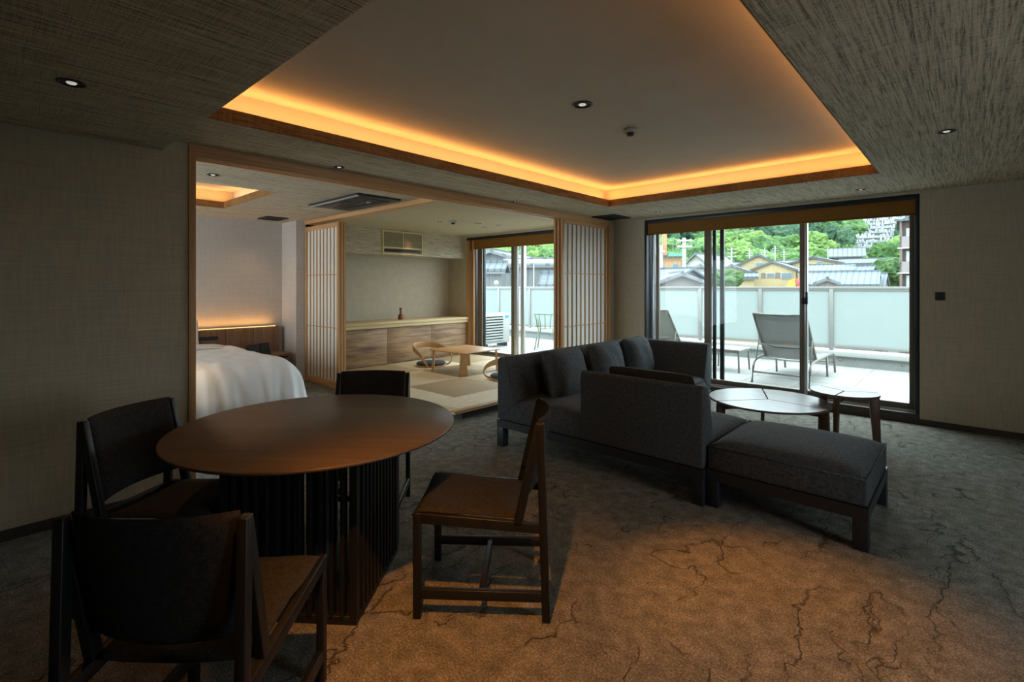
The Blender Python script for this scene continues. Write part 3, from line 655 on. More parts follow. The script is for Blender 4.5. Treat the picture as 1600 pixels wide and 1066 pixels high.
t = thing('low_table', 'low square oak table with wide flared legs on the tatami', 'table', (-5.53, 4.98, .1), R(0))
TW = .375
MB().box(-TW, TW, -TW, TW, .305, .325).build('tabletop', M['oak'], t, bev=.012, seg=3)
for sx in (-1, 1):
    for sy in (-1, 1):
        # leg is a folded-down corner: broad plate curving out of the top, flaring to the foot
        def lg(u, v, sx=sx, sy=sy):
            h = (1 - v) / 2   # 0 at top
            h = max(0, h); w_ = .045 + .022 * h ** 1.5
            cx = sx * (TW - .022 + .012 * h); cy = sy * (TW - .055)
            return (sx * (TW - .05 + .012 * h) - sy * sx * sy * u * w_ * .7, sy * (TW - .05 + .012 * h) + sy * u * w_ * .7, .315 * (1 - h))
        MB().slab(lg, 3, 8, .030).build('leg', M['oak'], t, bev=.003)
def zaisu(label, loc, rz):
    t = thing('floor_chair', label, 'floor chair', loc, rz, 'legless bentwood chairs at the low table')
    MB().lathe([(.001, 0), (.22, 0), (.24, .012), (.235, .022), (.001, .022)], n=32).build('seat_board', M['oak'], t)
    MB().lathe([(.001, .022), (.21, .022), (.235, .04), (.215, .062), (.001, .07)], n=32).build('seat_pad', M['zabuton'], t)
    P = []; Rr = []
    half = [(.17, .14, .015), (.22, .19, .03), (.262, .20, .085), (.285, .16, .15), (.29, .09, .205), (.285, .0, .245), (.265, -.10, .275), (.22, -.19, .298), (.13, -.25, .31), (.0, -.272, .315)]
    pts = [Vector((-x, y, z)) for x, y, z in half] + [Vector(p) for p in reversed(half[:-1])]
    m = MB(); v = []; n = len(pts)
    for i, p in enumerate(pts):
        d = (pts[min(i + 1, n - 1)] - pts[max(i - 1, 0)]).normalized()
        k = i / (n - 1); c = 1 - abs(2 * k - 1)      # 0 ends, 1 middle
        outw = Vector((p.x, p.y, 0)).normalized() if c > .15 else Vector((p.x, 0, 0)).normalized()
        wide = d.cross(outw).normalized()
        if wide.z < 0: wide = -wide
        hw = .017 + .034 * min(1, c * 1.3) ** 1.5; ht = .010
        if c < .5: outw = d.cross(wide).normalized()
        for a_, b_2 in ((-1, -1), (1, -1), (1, 1), (-1, 1)): v.append(p + outw * ht * a_ + wide * hw * b_2)
    f = [(i * 4 + j, i * 4 + (j + 1) % 4, (i + 1) * 4 + (j + 1) % 4, (i + 1) * 4 + j) for i in range(n - 1) for j in range(4)] + [(3, 2, 1, 0), tuple((n - 1) * 4 + j for j in range(4))]
    m.add(v, f, True).build('back_hoop', M['oak'], t, sub=2)
    return t
zaisu('bentwood floor chair left of the low table by the cabinet', (-6.27, 4.93, .1), R(-90))
zaisu('bentwood floor chair at the right of the low table beside the sofa', (-4.62, 4.93, .1), R(90))

# ================================================================== CEILING FITTINGS, SWITCH
def downlight(label, x, y, z, r=.045):
    t = thing('downlight', label, 'ceiling light', (x, y, z), 0, 'recessed ceiling downlights')
    MB().lathe([(r * .8, .004), (r, .0), (r * 1.02, -.004), (r * .82, -.006), (r * .78, .004)], n=24).build('trim_ring', M['blackm'], t)
    MB().lathe([(.001, .002), (r * .8, .002), (r * .8, -.001), (.001, -.001)], n=20).build('recess', M['black'], t)
    MB().lathe([(.001, -.001), (r * .38, -.001), (r * .30, -.006), (.001, -.008)], n=16).build('reflector', M['lens'], t)
DL = [('recessed downlight in the dark lower ceiling at upper left', -2.803, .288, 2.216, .05),
      ('recessed downlight just above the opening head, nearest the table', -3.643, 1.956, 2.29, .04),
      ('tiny downlight above the opening head beyond the middle', -3.68, 4.052, 2.29, .03),
      ('recessed downlight in the pale textured ceiling at right', -.101, 3.99, 2.29, .045),
      ('recessed downlight above the right end of the window', -.772, 5.818, 2.29, .04),
      ('recessed downlight above the left end of the window', -2.877, 5.835, 2.29, .035),
      ('largest round downlight in the middle of the raised ceiling', -1.828, 2.655, 2.52, .065),
      ('recessed downlight in the bedroom ceiling beside its cove', -4.671, 1.374, 2.29, .045),
      ('leftmost tiny downlight in the tatami room ceiling', -5.669, 4.611, 2.29, .035),
      ('right small downlight in the tatami room ceiling near the window', -5.636, 5.487, 2.29, .03)]
for lb, x, y, z, r in DL: downlight(lb, x, y, z, r)
for i, (lb, x, y) in enumerate((('small white slot light above the middle of the window', -1.821, 5.842), ('small white slot light in the tatami room ceiling', -5.364, 5.09), ('white round cap in tatami room ceiling nearest the window', -5.294, 5.468))):
    t = thing('ceiling_light', lb, 'ceiling light', (x, y, ZC)); MB().lathe([(.001, 0), (.05, 0), (.048, -.008), (.001, -.010)], n=20).build('cover', M['white'], t)
def smoke(lb, x, y, z, r):
    t = thing('smoke_detector', lb, 'smoke detector', (x, y, z))
    MB().lathe([(.001, 0), (r, 0), (r, -.022), (r * .85, -.03), (.001, -.03)], n=28).build('base', M['white'], t)
    MB().lathe([(.001, -.03), (r * .55, -.03), (r * .5, -.05), (.001, -.052)], n=20).build('sensor', M['black'], t)
smoke('smoke detector on the raised ceiling beside the big downlight', -1.852, 3.313, 2.52, .05)
smoke('smoke detector on the tatami room ceiling', -5.418, 4.651, 2.29, .05)
def vent(lb, x0, x1, y0, y1, z):
    t = thing('ceiling_vent', lb, 'air vent', ((x0 + x1) / 2, (y0 + y1) / 2, z)); a_, b_2 = (x1 - x0) / 2, (y1 - y0) / 2
    for q in ((-a_, a_, -b_2, -b_2 + .02), (-a_, a_, b_2 - .02, b_2), (-a_, -a_ + .02, -b_2 + .02, b_2 - .02), (a_ - .02, a_, -b_2 + .02, b_2 - .02)): MB().box(*q, -.014, 0).build('frame', M['black'], t)
    n = 5
    for i in range(n):
        y = -b_2 + .02 + (2 * b_2 - .04) * (i + .5) / n; MB().box(-a_ + .02, a_ - .02, y - .012, y + .006, -.010, -.004).build('blade', M['black'], t)
    MB().box(-a_ + .02, a_ - .02, -b_2 + .02, b_2 - .02, -.003, -.001).build('backing', M['alu_dark'], t)
vent('black ceiling vent above the shoji beside the window', -3.72, -3.38, 5.62, 6.05, ZC)
vent('black ceiling vent in the bedroom corner', -7.2, -6.86, 2.66, 2.94, ZC)
t = thing('ceiling_air_conditioner', 'black ceiling cassette air conditioner in the bedroom ceiling', 'air conditioner', (-5.03, 2.87, ZC))
MB().box(-.53, .53, -.26, .26, -.022, 0).build('panel', M['blackm'], t, bev=.006)
MB().box(-.40, .42, .10, .19, -.030, -.02).build('louvre', M['alu_dark'], t, bev=.004)
MB().box(-.40, .42, -.03, .08, -.026, -.02).build('intake', M['black'], t)
MB().box(-.40, .10, -.17, -.08, -.026, -.02).build('slot', M['black'], t)
MB().box(-.52, .52, -.255, -.235, -.032, -.02).build('trim_strip', M['alu'], t)
MB().box(.22, .27, .03, .06, -.034, -.02).build('sensor', M['white'], t)
t = thing('access_hatch', 'thin square access panel beside the ceiling air conditioner', 'hatch', (-5.85, 2.88, ZC))
for q in ((-.2, .2, -.2, -.196), (-.2, .2, .196, .2), (-.2, -.196, -.2, .2), (.196, .2, -.2, .2)): MB().box(*q, -.003, 0).build('frame', M['beige_p'], t)
t = thing('wall_switch', 'small square black switch plate on the right wall', 'switch', (-.205, YW, 1.258))
MB().box(-.037, .037, -.008, 0, -.04, .04).build('plate', M['black'], t, bev=.002); MB().box(-.022, .022, -.011, -.008, -.026, .026).build('rocker', M['black'], t, bev=.001)

# ================================================================== TERRACE
ZT = .05; RY = 9.7
ter = bpy.data.objects.new('floor_terrace', None); C.collection.objects.link(ter); ter['kind'] = 'structure'; ter.location = (-5, 8, ZT)
MB().box(-9, 9, -1.42, 1.75, -.35, -.012).build('slab', M['conc'], ter)
tl0 = None
for i in range(22):
    for j in range(6):
        x = -8.4 + .6 * i * 1.0; y = -1.10 + .575 * j
        if tl0 is None: tl0 = MB().box(-.297, .297, -.284, .284, -.012, 0).build('tile', M['tile'], ter, loc=(x, y, 0), bev=.002)
        else: c_ = tl0.copy(); C.collection.objects.link(c_); c_.location = (x, y, 0)
cb = bpy.data.objects.new('wall_terrace', None); C.collection.objects.link(cb); cb['kind'] = 'structure'; cb.location = (-5, 9.75, 0)
MB().box(-9, 9, -.13, .15, -3, .215).build('parapet', M['conc'], cb)
MB().box(-9, 9, -.18, .2, .215, .295).build('coping', M['white'], cb, bev=.004)
for x in (-7.6, -6.2, -4.8, -3.4, -2.4, -1.55, -.75, 0.3):
    MB().lathe([(.001, 0), (.022, 0), (.022, .006), (.001, .006)], n=12).build('drain_cap', M['railp'], cb, loc=(x + 5, -.13, .15), rot=(R(90), 0, 0))
rl = thing('terrace_railing', 'grey metal terrace railing with frosted glass panels', 'railing', (-5, RY, .3))
MB().box(-7, 6.5, -.03, .03, 1.01, 1.05).build('handrail', M['railp'], rl, bev=.006)
MB().box(-7, 6.5, -.02, .02, .05, .085).build('bottom_rail', M['railp'], rl, bev=.003)
MB().box(-7, 6.5, -.02, .02, .985, 1.01).build('top_rail', M['railp'], rl)
x = -.59
xs = [-.59 - 1.1 * i + 5 for i in range(11)] + [.51 + 5]
for x in xs:
    MB().box(x - .03, x + .03, -.03, .03, -.005, 1.01).build('post', M['railp'], rl, bev=.003)
    MB().box(x - 1.07, x - .03, -.004, .004, .085, .985).build('glass_panel', M['frost'], rl)
t = thing('globe_lamp', 'white globe lamp on the railing outside the tatami room', 'lamp', (-9.60, RY + .1, 1.34))
MB().lathe([(.001, -1.0), (.015, -1.0), (.015, .05), (.001, .05)], n=10).build('pole', M['railp'], t)
MB().lathe([(max(.001, .065 * math.sin(math.pi * i / 12)), .115 - .065 * math.cos(math.pi * i / 12)) for i in range(13)], n=20).build('globe', M['white'], t)
# AC unit
t = thing('outdoor_air_conditioner', 'white outdoor air conditioner unit with slatted grille on the terrace', 'air conditioner', (-7.62, 7.66, ZT))
MB().box(-.15, .15, -.39, .39, .08, .72).build('casing', M['white'], t, bev=.012)
MB().box(.15, .155, -.34, .17, .13, .66).build('fan_opening', M['alu_dark'], t)
for i in range(9): MB().box(.15, .172, -.36, .19, .14 + .058 * i, .172 + .058 * i).build('louvre', M['white'], t)
for y in (-.3, .3): MB().box(-.13, .13, y - .03, y + .03, 0, .08).build('foot', M['alu_dark'], t)
MB().box(.15, .153, .24, .35, .62, .67).build('sticker', mat('blue sticker', (.05, .25, .6), .5), t)
# lounger
def lounger(lb, x, y):
    t = thing('sun_lounger', lb, 'sun lounger', (x, y, ZT), 0, 'sun loungers on the terrace'); G = M['lounger_m']; hw = .34
    for s in (-1, 1):
        X = s * hw
        MB().tube([(X, -.42 + .0, 0), (X, -.36, .20), (X, -.32, .265), (X, -.22, .30), (X, .0, .31), (X, 1.05, .31), (X, 1.16, .28), (X, 1.2, .2), (X, 1.25, 0)], .016, 8).build('side_frame', G, t)
        MB().tube([(X * .93, .12, .30), (X * .93, -.44, .94)], .015, 8).build('back_post', G, t)
        MB().tube([(X * .95, -.16, .60), (X * .97, -.28, .28)], .008, 6).build('strut', G, t)
        MB().tube([(X * .98, .70, .30), (X * .98, .74, 0)], .014, 8).build('leg', G, t)
    for yy, zz in ((-.375, .14), (1.21, .16)): MB().tube([(-hw, yy, zz), (hw, yy, zz)], .013, 8).build('crossbar', G, t)
    MB().tube([(-hw * .93, -.44, .94), (-.1, -.47, .925), (.1, -.47, .925), (hw * .93, -.44, .94)], .014, 8).build('crossbar', G, t)
    MB().tube([(-hw * .93, -.08, .50), (-.12, -.14, .465), (.12, -.14, .465), (hw * .93, -.08, .50)], .012, 8).build('crossbar', G, t)
    MB().slab(lambda u, v: (u * hw * .92, -.16 - .28 * v - .03 * (1 - u * u), .62 + .315 * v - .012 * (1 - u * u)), 8, 6, .006).build('back_sling', M['mesh'], t)
    MB().slab(lambda u, v: (u * hw * .95, .62 + .52 * v, .305 - .035 * (1 - u * u)), 8, 10, .006).build('seat_sling', M['mesh'], t)
lounger('taupe sun lounger with raised mesh back outside the window', -1.84, 7.62)
lounger('taupe sun lounger whose back shows at the window left edge', -3.70, 7.62)
t = thing('outdoor_side_table', 'low pale slatted side table beside the sun lounger', 'table', (-2.78, 8.03, ZT))
for i in range(6): MB().box(-.25 + .084 * i, -.17 + .084 * i, -.25, .25, .33, .35).build('slat', M['white'], t, bev=.003)
MB().box(-.24, .24, -.24, -.22, .295, .33).box(-.24, .24, .22, .24, .295, .33).box(-.24, -.22, -.22, .22, .295, .33).box(.22, .24, -.22, .22, .295, .33).build('apron', M['lounger_m'], t)
for sx in (-1, 1):
    for sy in (-1, 1): MB().bar((sx * .24, sy * .24, 0), (sx * .225, sy * .225, .33), .022, .022).build('leg', M['lounger_m'], t)
# cafe chair and table
t = thing('cafe_chair', 'sage green wire cafe chair on the terrace outside tatami room', 'chair', (-6.47, 8.10, ZT), R(30)); G = M['green_m']
MB().lathe([(.001, .43), (.20, .43), (.205, .438), (.20, .446), (.001, .446)], n=24).build('seat', G, t)
ring = []
for i in range(25):
    an = R(150) + R(240) * i / 24; ring.append((.27 * math.cos(an), .25 * math.sin(an), .74 + .0 * i))
MB().tube(ring, .013, 8).build('top_ring', G, t)
for i in range(9):
    an = R(152) + R(236) * i / 8; MB().tube([(.26 * math.cos(an), .24 * math.sin(an), .74), (.22 * math.cos(an), .21 * math.sin(an), .60), (.195 * math.cos(an), .19 * math.sin(an), .44)], .009, 6).build('spindle', G, t)
for sx in (-1, 1):
    for sy in (-1, 1): MB().tube([(sx * .15, sy * .14, .43), (sx * .22, sy * .20, 0)], .012, 6).build('leg', G, t)
t = thing('cafe_table', 'white topped cafe table on green legs behind the cafe chair', 'table', (-6.25, 8.95, ZT))
MB().lathe([(.001, .70), (.42, .70), (.425, .71), (.42, .722), (.001, .722)], n=40).build('tabletop', M['white'], t)
for k in range(4):
    an = R(45 + 90 * k); MB().tube([(.10 * math.cos(an), .10 * math.sin(an), .70), (.30 * math.cos(an), .30 * math.sin(an), 0)], .014, 8).build('leg', G, t)

# ================================================================== TOWN AND HILL
def far(px, d):
    r = (px - 800) / 777 * d; ca, sa = math.cos(R(YAW)), math.sin(R(YAW)); return (r * ca - d * sa, r * sa + d * ca)
def hz(py, d): return 1.35 + (448 - py) * d / 777
def facing(px, d): x, y = far(px, d); return math.atan2(y, x) - R(90)
M['ochre'] = streaky('ochre render', (.36, .285, .16), (.42, .335, .19), (2, 2, 2), bs=.05)
M['render_w'] = streaky('pale render', (.27, .265, .23), (.32, .31, .27), (2, 2, 2), bs=.05)
M['taupe'] = streaky('taupe siding', (.14, .12, .115), (.18, .155, .15), (8, 8, 1), bs=.1)
M['orange_w'] = streaky('orange timber facade', (.32, .16, .07), (.40, .22, .10), (3, 3, 3), bs=.05)
M['barn'] = streaky('weathered grey boards', (.07, .075, .078), (.14, .145, .145), (6, 6, .5), (14, 14, .2), bs=.2)
def roofm(name, c, per, dark=.55):
    m = mat(name, c, .6, spec=.4); nt = m.node_tree; sp = nt.nodes.new('ShaderNodeSeparateXYZ'); nt.links.new(coords(nt), sp.inputs[0])
    fr = mth(nt, 'FRACT', mth(nt, 'DIVIDE', sp.outputs['X'], per)); l = mth(nt, 'LESS_THAN', fr, .28)
    fy = mth(nt, 'FRACT', mth(nt, 'DIVIDE', sp.outputs['Y'], per)); l = mth(nt, 'MAXIMUM', l, mth(nt, 'MULTIPLY', mth(nt, 'LESS_THAN', fy, .2), .5))
    setc(m, ramp(nt, mth(nt, 'ADD', l, mth(nt, 'MULTIPLY', nz(nt, .6, coords(nt), 3), .25)), [(0, c), (1, tuple(v * dark for v in c))])); return m
M['roof_g'] = roofm('grey tile roof', (.085, .10, .115), .45)
M['roof_b'] = roofm('blue grey ribbed metal roof', (.125, .155, .18), .55)
M['roof_m'] = roofm('pale metal roof', (.135, .15, .165), 1.2)
M['eave'] = mat('dark eave', (.10, .10, .10), .7)
M['pane'] = mat('window pane', (.12, .16, .18), .15)
M['shutter'] = mat('shutter', (.33, .31, .29), .6)
GZ = -7.0
def house(label, px, d, w, L, ze, zr, wall, roof, turn=0, wins=(), side=False, name='house', group='houses of the town beyond the railing', oh=.5):
    """gable end (or eave side) turned to the terrace; wins: (x, z, w, h) on the facing wall"""
    x, y = far(px, d); t = thing(name, label, 'house', (x, y, GZ), facing(px, d) + R(turn), group)
    e = ze - GZ; r = zr - GZ; hw = w / 2
    if not side:
        MB().prism([(-hw, 0), (hw, 0), (hw, e), (0, r), (-hw, e)], 0, L, 'y').build('walls', wall, t)
        k = (r - e) / hw; th = .22
        for s in (-1, 1):
            p = [(0, r + .02), (s * (hw + oh), e - k * oh + .02), (s * (hw + oh), e - k * oh + .02 + th), (0, r + .02 + th)]
            MB().prism(p, -oh, L + oh, 'y').build('roof_slope', roof, t)
            MB().prism([(q[0], q[1] - .10) for q in p[:2]] + [(p[1][0], p[1][1] + .03), (0, r + .05)], -oh - .05, -oh + .05, 'y').build('bargeboard', M['eave'], t)
        MB().box(-.14, .14, -oh, L + oh, r + .15, r + .36).build('ridge', roof, t)
    else:
        hl = L / 2
        MB().prism([(0, 0), (L, 0), (L, e), (hl, r), (0, e)], -hw, hw, 'x').build('walls', wall, t)
        k = (r - e) / hl; th = .22
        for a_, b_2 in ((-oh, hl), (L + oh, hl)):
            za = e - k * oh + .02
            MB().prism([(a_, za), (b_2, r + .02), (b_2, r + .02 + th), (a_, za + th)], -hw - oh, hw + oh, 'x').build('roof_slope', roof, t)
        MB().box(-hw - oh, hw + oh, hl - .14, hl + .14, r + .15, r + .36).build('ridge', roof, t)
        MB().box(-hw - oh, hw + oh, -oh, -oh + .12, e - k * oh - .12, e - k * oh + .06).build('gutter', M['eave'], t)
    for (wx, wz, ww, wh) in wins:
        f = MB().box(wx - ww / 2, wx + ww / 2, -.10, .02, wz - GZ, wz - GZ + wh).build('window', M['shutter'], t)
        MB().box(wx - ww / 2 + .12, wx + ww / 2 - .12, -.13, -.09, wz - GZ + .1, wz - GZ + wh - .1).build('pane', M['pane'], f)
    return t
g = bpy.data.objects.new('ground', None); C.collection.objects.link(g); g['kind'] = 'structure'; g.location = (0, 0, GZ)
MB().box(-420, 420, 12, 600, -.5, 0).build('earth', mat('earth', (.22, .22, .19), .9), g)
# right-hand window, left to right
t = thing('building_under_scaffold', 'orange building wrapped in scaffold poles at the left edge of the wide window', 'building', (*far(1044, 95), GZ), facing(1044, 95) + R(8))
e_ = hz(402, 95) - GZ
MB().box(-2.8, 2.4, 0, 8, 0, e_).build('walls', M['orange_w'], t); MB().box(-3.0, 2.7, -.4, 8, e_, e_ + .35).build('roof', M['roof_g'], t)
MB().box(-2.9, -.9, .5, 4, e_ + .35, e_ + 2.4).build('upper_storey', M['white'], t)
MB().box(-.9, -.1, 1, 1.8, e_ - .5, e_ + 5.4).build('chimney', M['orange_w'], t)
MB().box(.0, 2.5, -.5, -.42, e_ + .1, e_ + .75).build('green_net', mat('green net', (.10, .30, .22), .9), t)
for x in (-1.3, 1.3):
    f = MB().box(x - .6, x + .6, -.1, .02, e_ - 2.6, e_ - 1.2).build('window', M['shutter'], t); MB().box(x - .5, x + .5, -.13, -.09, e_ - 2.5, e_ - 1.3).build('pane', M['pane'], f)
for i in range(7): MB().tube([(-2.9 + .92 * i, -.7, 0), (-2.9 + .92 * i, -.7, e_ + (1.2 if i % 2 else 3.2))], .05, 6).build('scaffold_pole', M['eave'], t)
for z in (e_ - 3.3, e_ - .2): MB().tube([(-3, -.7, z), (2.8, -.7, z)], .05, 6).build('scaffold_rail', M['eave'], t)
def pole(label, px, d, ztop, arms=2, r=.16, name='utility_pole', grp='utility poles over the roofs', hw=.9):
    x, y = far(px, d); t = thing(name, label, 'pole' if name == 'utility_pole' else 'antenna', (x, y, GZ), facing(px, d) + R(15), grp)
    MB().tube([(0, 0, 0), (0, 0, ztop - GZ)], r, 8, radii=[r, r * .7]).build('mast', M['white'], t)
    for i in range(arms):
        z = ztop - GZ - (.35 + .75 * i) * hw / .9
        MB().bar((-hw, -r, z), (hw, -r, z), r * .7, r * .7).build('crossarm', M['white'], t)
        for k in (-.8, .8): MB().box(k * hw - .05, k * hw + .05, -r - .05, -r + .05, z, z + .22).build('insulator', M['white'], t)
    return t
pole('tall white utility pole in the left pane', 1069, 62, hz(372, 62), 2, .30)
pole('short white pole at the left end of the railing view', 1033.5, 70, hz(392, 70), 1, .22, hw=.4)
pole('broad utility pole above the small gabled house', 1143, 100, hz(387, 100), 3, .2)
pole('thin white utility pole in the third pane over green trees', 1293.5, 90, hz(388, 90), 1, .07, hw=.8)
for px, py, lb in ((1171, 388, 'leftmost roof antenna, left of the big gable'), (1195, 387, 'roof antenna just behind the big gable peak'), (1211, 384, 'tallest roof antenna right of the gable peak'), (1225, 390, 'rightmost roof antenna before the window stile')):
    t = pole('white ' + lb, px, 98, hz(py, 98), 0, .09, 'roof_antenna', 'roof antennas on the town roofs')
    zt = hz(py, 98) - GZ
    for k, L_ in enumerate((.5, .75, .6)): MB().bar((-L_, 0, zt - .55 - .45 * k), (L_, 0, zt - .55 - .45 * k), .07, .07).build('element', M['white'], t)
house('cream house with pale metal roof right of the utility pole', 1088, 85, 7.5, 10, hz(428, 85), hz(398, 85) , M['render_w'], M['roof_m'], turn=-28)
house('pale house with low gable left of the middle stile', 1094, 66, 5.6, 8, hz(425, 66), hz(417, 66), M['render_w'], M['roof_m'], turn=5)
house('dark taupe gabled house at lower left above the railing', 1064, 40, 3.0, 5, hz(441, 40), hz(430, 40), M['taupe'], M['roof_m'], turn=10)
house('house with broad pale metal roof behind the taupe gable', 1084, 52, 6.0, 6, hz(446, 52), hz(426, 52), M['render_w'], M['roof_m'], turn=4, side=True)
house('blue grey tiled house at far left above railing', 1032, 50, 3.0, 6, hz(436, 50), hz(422, 50), M['taupe'], M['roof_g'], turn=-30, side=True)
house('grey roofed house half hidden by the middle stile', 1128, 105, 10, 8, hz(420, 105), hz(411, 105), M['render_w'], M['roof_g'], side=True)
house('largest ochre gabled house, back one with AC box on wall', 1185, 92, 8.2, 14, hz(417, 92), hz(399.5, 92), M['ochre'], M['roof_g'], turn=-6, wins=[(.2, hz(415.5, 92), 1.4, .6)], oh=.45)
t = house('ochre gabled house in front with two shuttered windows', 1207, 80, 6.6, 14, hz(423, 80), hz(410, 80), M['ochre'], M['roof_g'], turn=-10, wins=[(-.25, hz(434, 80), 1.3, .75), (2.0, hz(436.5, 80), 1.6, 1.05)], oh=.35)
for a_ in (-1.35, .75): MB().box(a_ - .3, a_ + .3, -.12, .0, hz(434, 80) - GZ - .05, hz(434, 80) - GZ + .8).build('shutter', M['taupe'], t)
house('small ochre house with grey gable roof at left of the group', 1143, 76, 3.8, 10, hz(424, 76), hz(416.5, 76), M['ochre'], M['roof_g'], turn=-8, oh=.35)
house('lean-to with pale tiled roof beside the round shrub', 1154, 58, 3.2, 3, hz(434, 58), hz(429, 58), M['ochre'], M['roof_g'], side=True)
house('low grey tile roofed house behind the ochre gable', 1243, 100, 8, 8, hz(415, 100), hz(407, 100), M['taupe'], M['roof_g'], side=True)
house('ochre gabled house at the left of the right-hand pane', 1271, 88, 8.0, 10, hz(412, 88), hz(403, 88), M['ochre'], M['roof_g'], turn=-14, wins=[(1.0, hz(413, 88), 1.2, .5)], oh=.4)
house('long ochre house with a long grey roof below the trees', 1350, 84, 6.6, 6, hz(412, 84), hz(405, 84), M['ochre'], M['roof_g'], turn=-4, side=True, wins=[])
house('middle house with wide pale grey roof in right-hand pane', 1291, 72, 6.0, 6, hz(424, 72), hz(415, 72), M['render_w'], M['roof_b'], turn=-3, side=True)
house('small pale roofed house with dark gable end in right pane', 1336, 70, 3.2, 4, hz(425, 70), hz(418, 70), M['ochre'], M['roof_b'], turn=-10, side=True)
house('front house with long blue ribbed roof above the railing', 1310, 54, 6.2, 6, hz(444.5, 54), hz(427, 54), M['taupe'], M['roof_b'], turn=-5, side=True)
house('small blue ribbed roof house right of the long one', 1368, 54, 1.3, 6, hz(449, 54), hz(430, 54), M['taupe'], M['roof_b'], turn=-5, side=True, oh=.2)
house('low brown gabled house in front of the blue ribbed roof', 1292, 46, 1.6, 4, hz(443.5, 46), hz(438, 46), M['taupe'], M['roof_m'], turn=0, oh=.3)
house('small temple hall with pale hipped roof among the trees', 1323, 150, 7, 6, hz(398, 150), hz(388, 150), M['taupe'], M['roof_m'], side=True, oh=1.2)
# excavator arm
t = thing('excavator', 'orange and red excavator arm rising above the railing', 'excavator', (*far(1240, 45), GZ), facing(1240, 45))
MO = mat('orange machine paint', (.75, .30, .02), .5); MR = mat('red machine paint', (.55, .05, .04), .5)
zz = hz(440, 45) - GZ
MB().box(-1.2, 1.2, 0, 2.5, .9, 2.6).build('cab', MO, t, bev=.08); MB().box(-1.4, 1.4, -.2, 2.8, 0, .9).build('track', M['black'], t, bev=.2)
MB().prism([(-.9, 2.4), (-.3, 2.4), (.15, zz - .2), (.05, zz + .25), (-.35, zz + .1), (-.6, zz - .5)], .3, .7, 'y').build('boom', MO, t, bev=.03)
MB().bar((.15, .5, zz + .2), (.75, .5, zz - .9), .3, .35).build('dipper', MR, t, bev=.03)
# apartment block
t = thing('apartment_building', 'brown apartment block with balconies at the right edge of the window', 'building', (*far(1404, 60), GZ), facing(1404, 60))
E = lambda py: hz(py, 60) - GZ
MB().box(.35, 12, 1.2, 12, 0, E(346)).build('walls', mat('brown brick render', (.13, .09, .075), .8), t)
MB().prism([(-.2, E(346)), (12, E(346)), (12, E(338)), (1.2, E(338))], -.3, 12, 'y').build('roof', M['roof_g'], t)
BL = mat('mauve balcony render', (.20, .17, .17), .7)
for a_, b_2 in ((370, 387), (409, 426), (448, 465)):
    MB().box(.1, 8, 0, .12, E(b_2), E(a_)).build('balcony_parapet', BL, t); MB().box(-.1, 8, -.12, 1.2, E(b_2) - .14, E(b_2)).build('balcony_slab', M['white'], t)
for a_, b_2 in ((356, 372), (392, 411), (430, 450)):
    for xx in (.7, 2.6):
        f = MB().box(xx, xx + 1.4, 1.1, 1.21, E(b_2), E(a_)).build('window', M['white'], t); MB().box(xx + .08, xx + 1.32, 1.06, 1.12, E(b_2) + .05, E(a_) - .08).build('pane', mat('curtained pane', (.5, .58, .58), .3), f)
for xx in (.1,): MB().box(xx, xx + .2, .0, 1.2, 0, E(346)).build('pier', mat('dark pier', (.14, .10, .09), .8), t)
# left-hand window
house('large weathered grey board barn left in the tatami room window', 769, 46, 8.2, 12, hz(415, 46), hz(394.5, 46), M['barn'], M['roof_m'], turn=-22, name='barn', oh=.5)
house('long grey board shed right in the tatami room window', 852, 40, 6.4, 8, hz(415.5, 40), hz(405, 40), M['barn'], M['roof_m'], turn=3, side=True, name='shed', oh=.3)
house('lean-to porch with pale roof in front of the barn', 762, 34, 1.9, 2, hz(423, 34), hz(414, 34), M['barn'], M['roof_g'], turn=-10, side=True, name='porch', oh=.3)
house('small glazed roof house in front of the shed at right', 864, 30, 1.6, 2.5, hz(449, 30), hz(431, 30), M['taupe'], M['roof_g'], turn=-6, side=True, name='glazed_house', oh=.1)
pole('white pole rising in front of the shed', 820, 32, hz(372, 32), 0, .13)
pole('slender leaning antenna mast before the shed', 834, 30, hz(412, 30), 0, .035, 'antenna_mast', 'masts in the tatami window')
# hill
def zg(d, lat=0): return GZ + max(0, d - 125) * .265 + 2.5 * noise.noise(Vector((d * .02, lat * .02, 1)))
HM = mat('hill undergrowth', (.045, .085, .03), .9)
v = []; ds = [118 + 12 * i for i in range(28)]; pxs = [560 + 40 * i for i in range(30)]
for dd in ds:
    for px in pxs: x, y = far(px, dd); v.append((x, y, zg(dd, px)))
n = len(pxs); hill = MB().add(v, [(i * n + j, i * n + j + 1, (i + 1) * n + j + 1, (i + 1) * n + j) for i in range(len(ds) - 1) for j in range(n - 1)], True).build('ground_hill', HM); hill['kind'] = 'structure'
mt = MB(); v = []
for i in range(50):
    px = 300 + 30 * i
    for k, dd in enumerate((650, 900)): x, y = far(px, dd); v.append((x, y, -10 if k == 0 else 105 + 40 * noise.noise(Vector((i * .15, 0, 0))) + 6 * noise.noise(Vector((i * .9, 3, 0)))))
mt.add(v, [(2 * i, 2 * i + 2, 2 * i + 3, 2 * i + 1) for i in range(49)], True)
o = mt.build('ground_mountain', mat('distant blue green mountain', (.09, .17, .18), .95)); o['kind'] = 'structure'
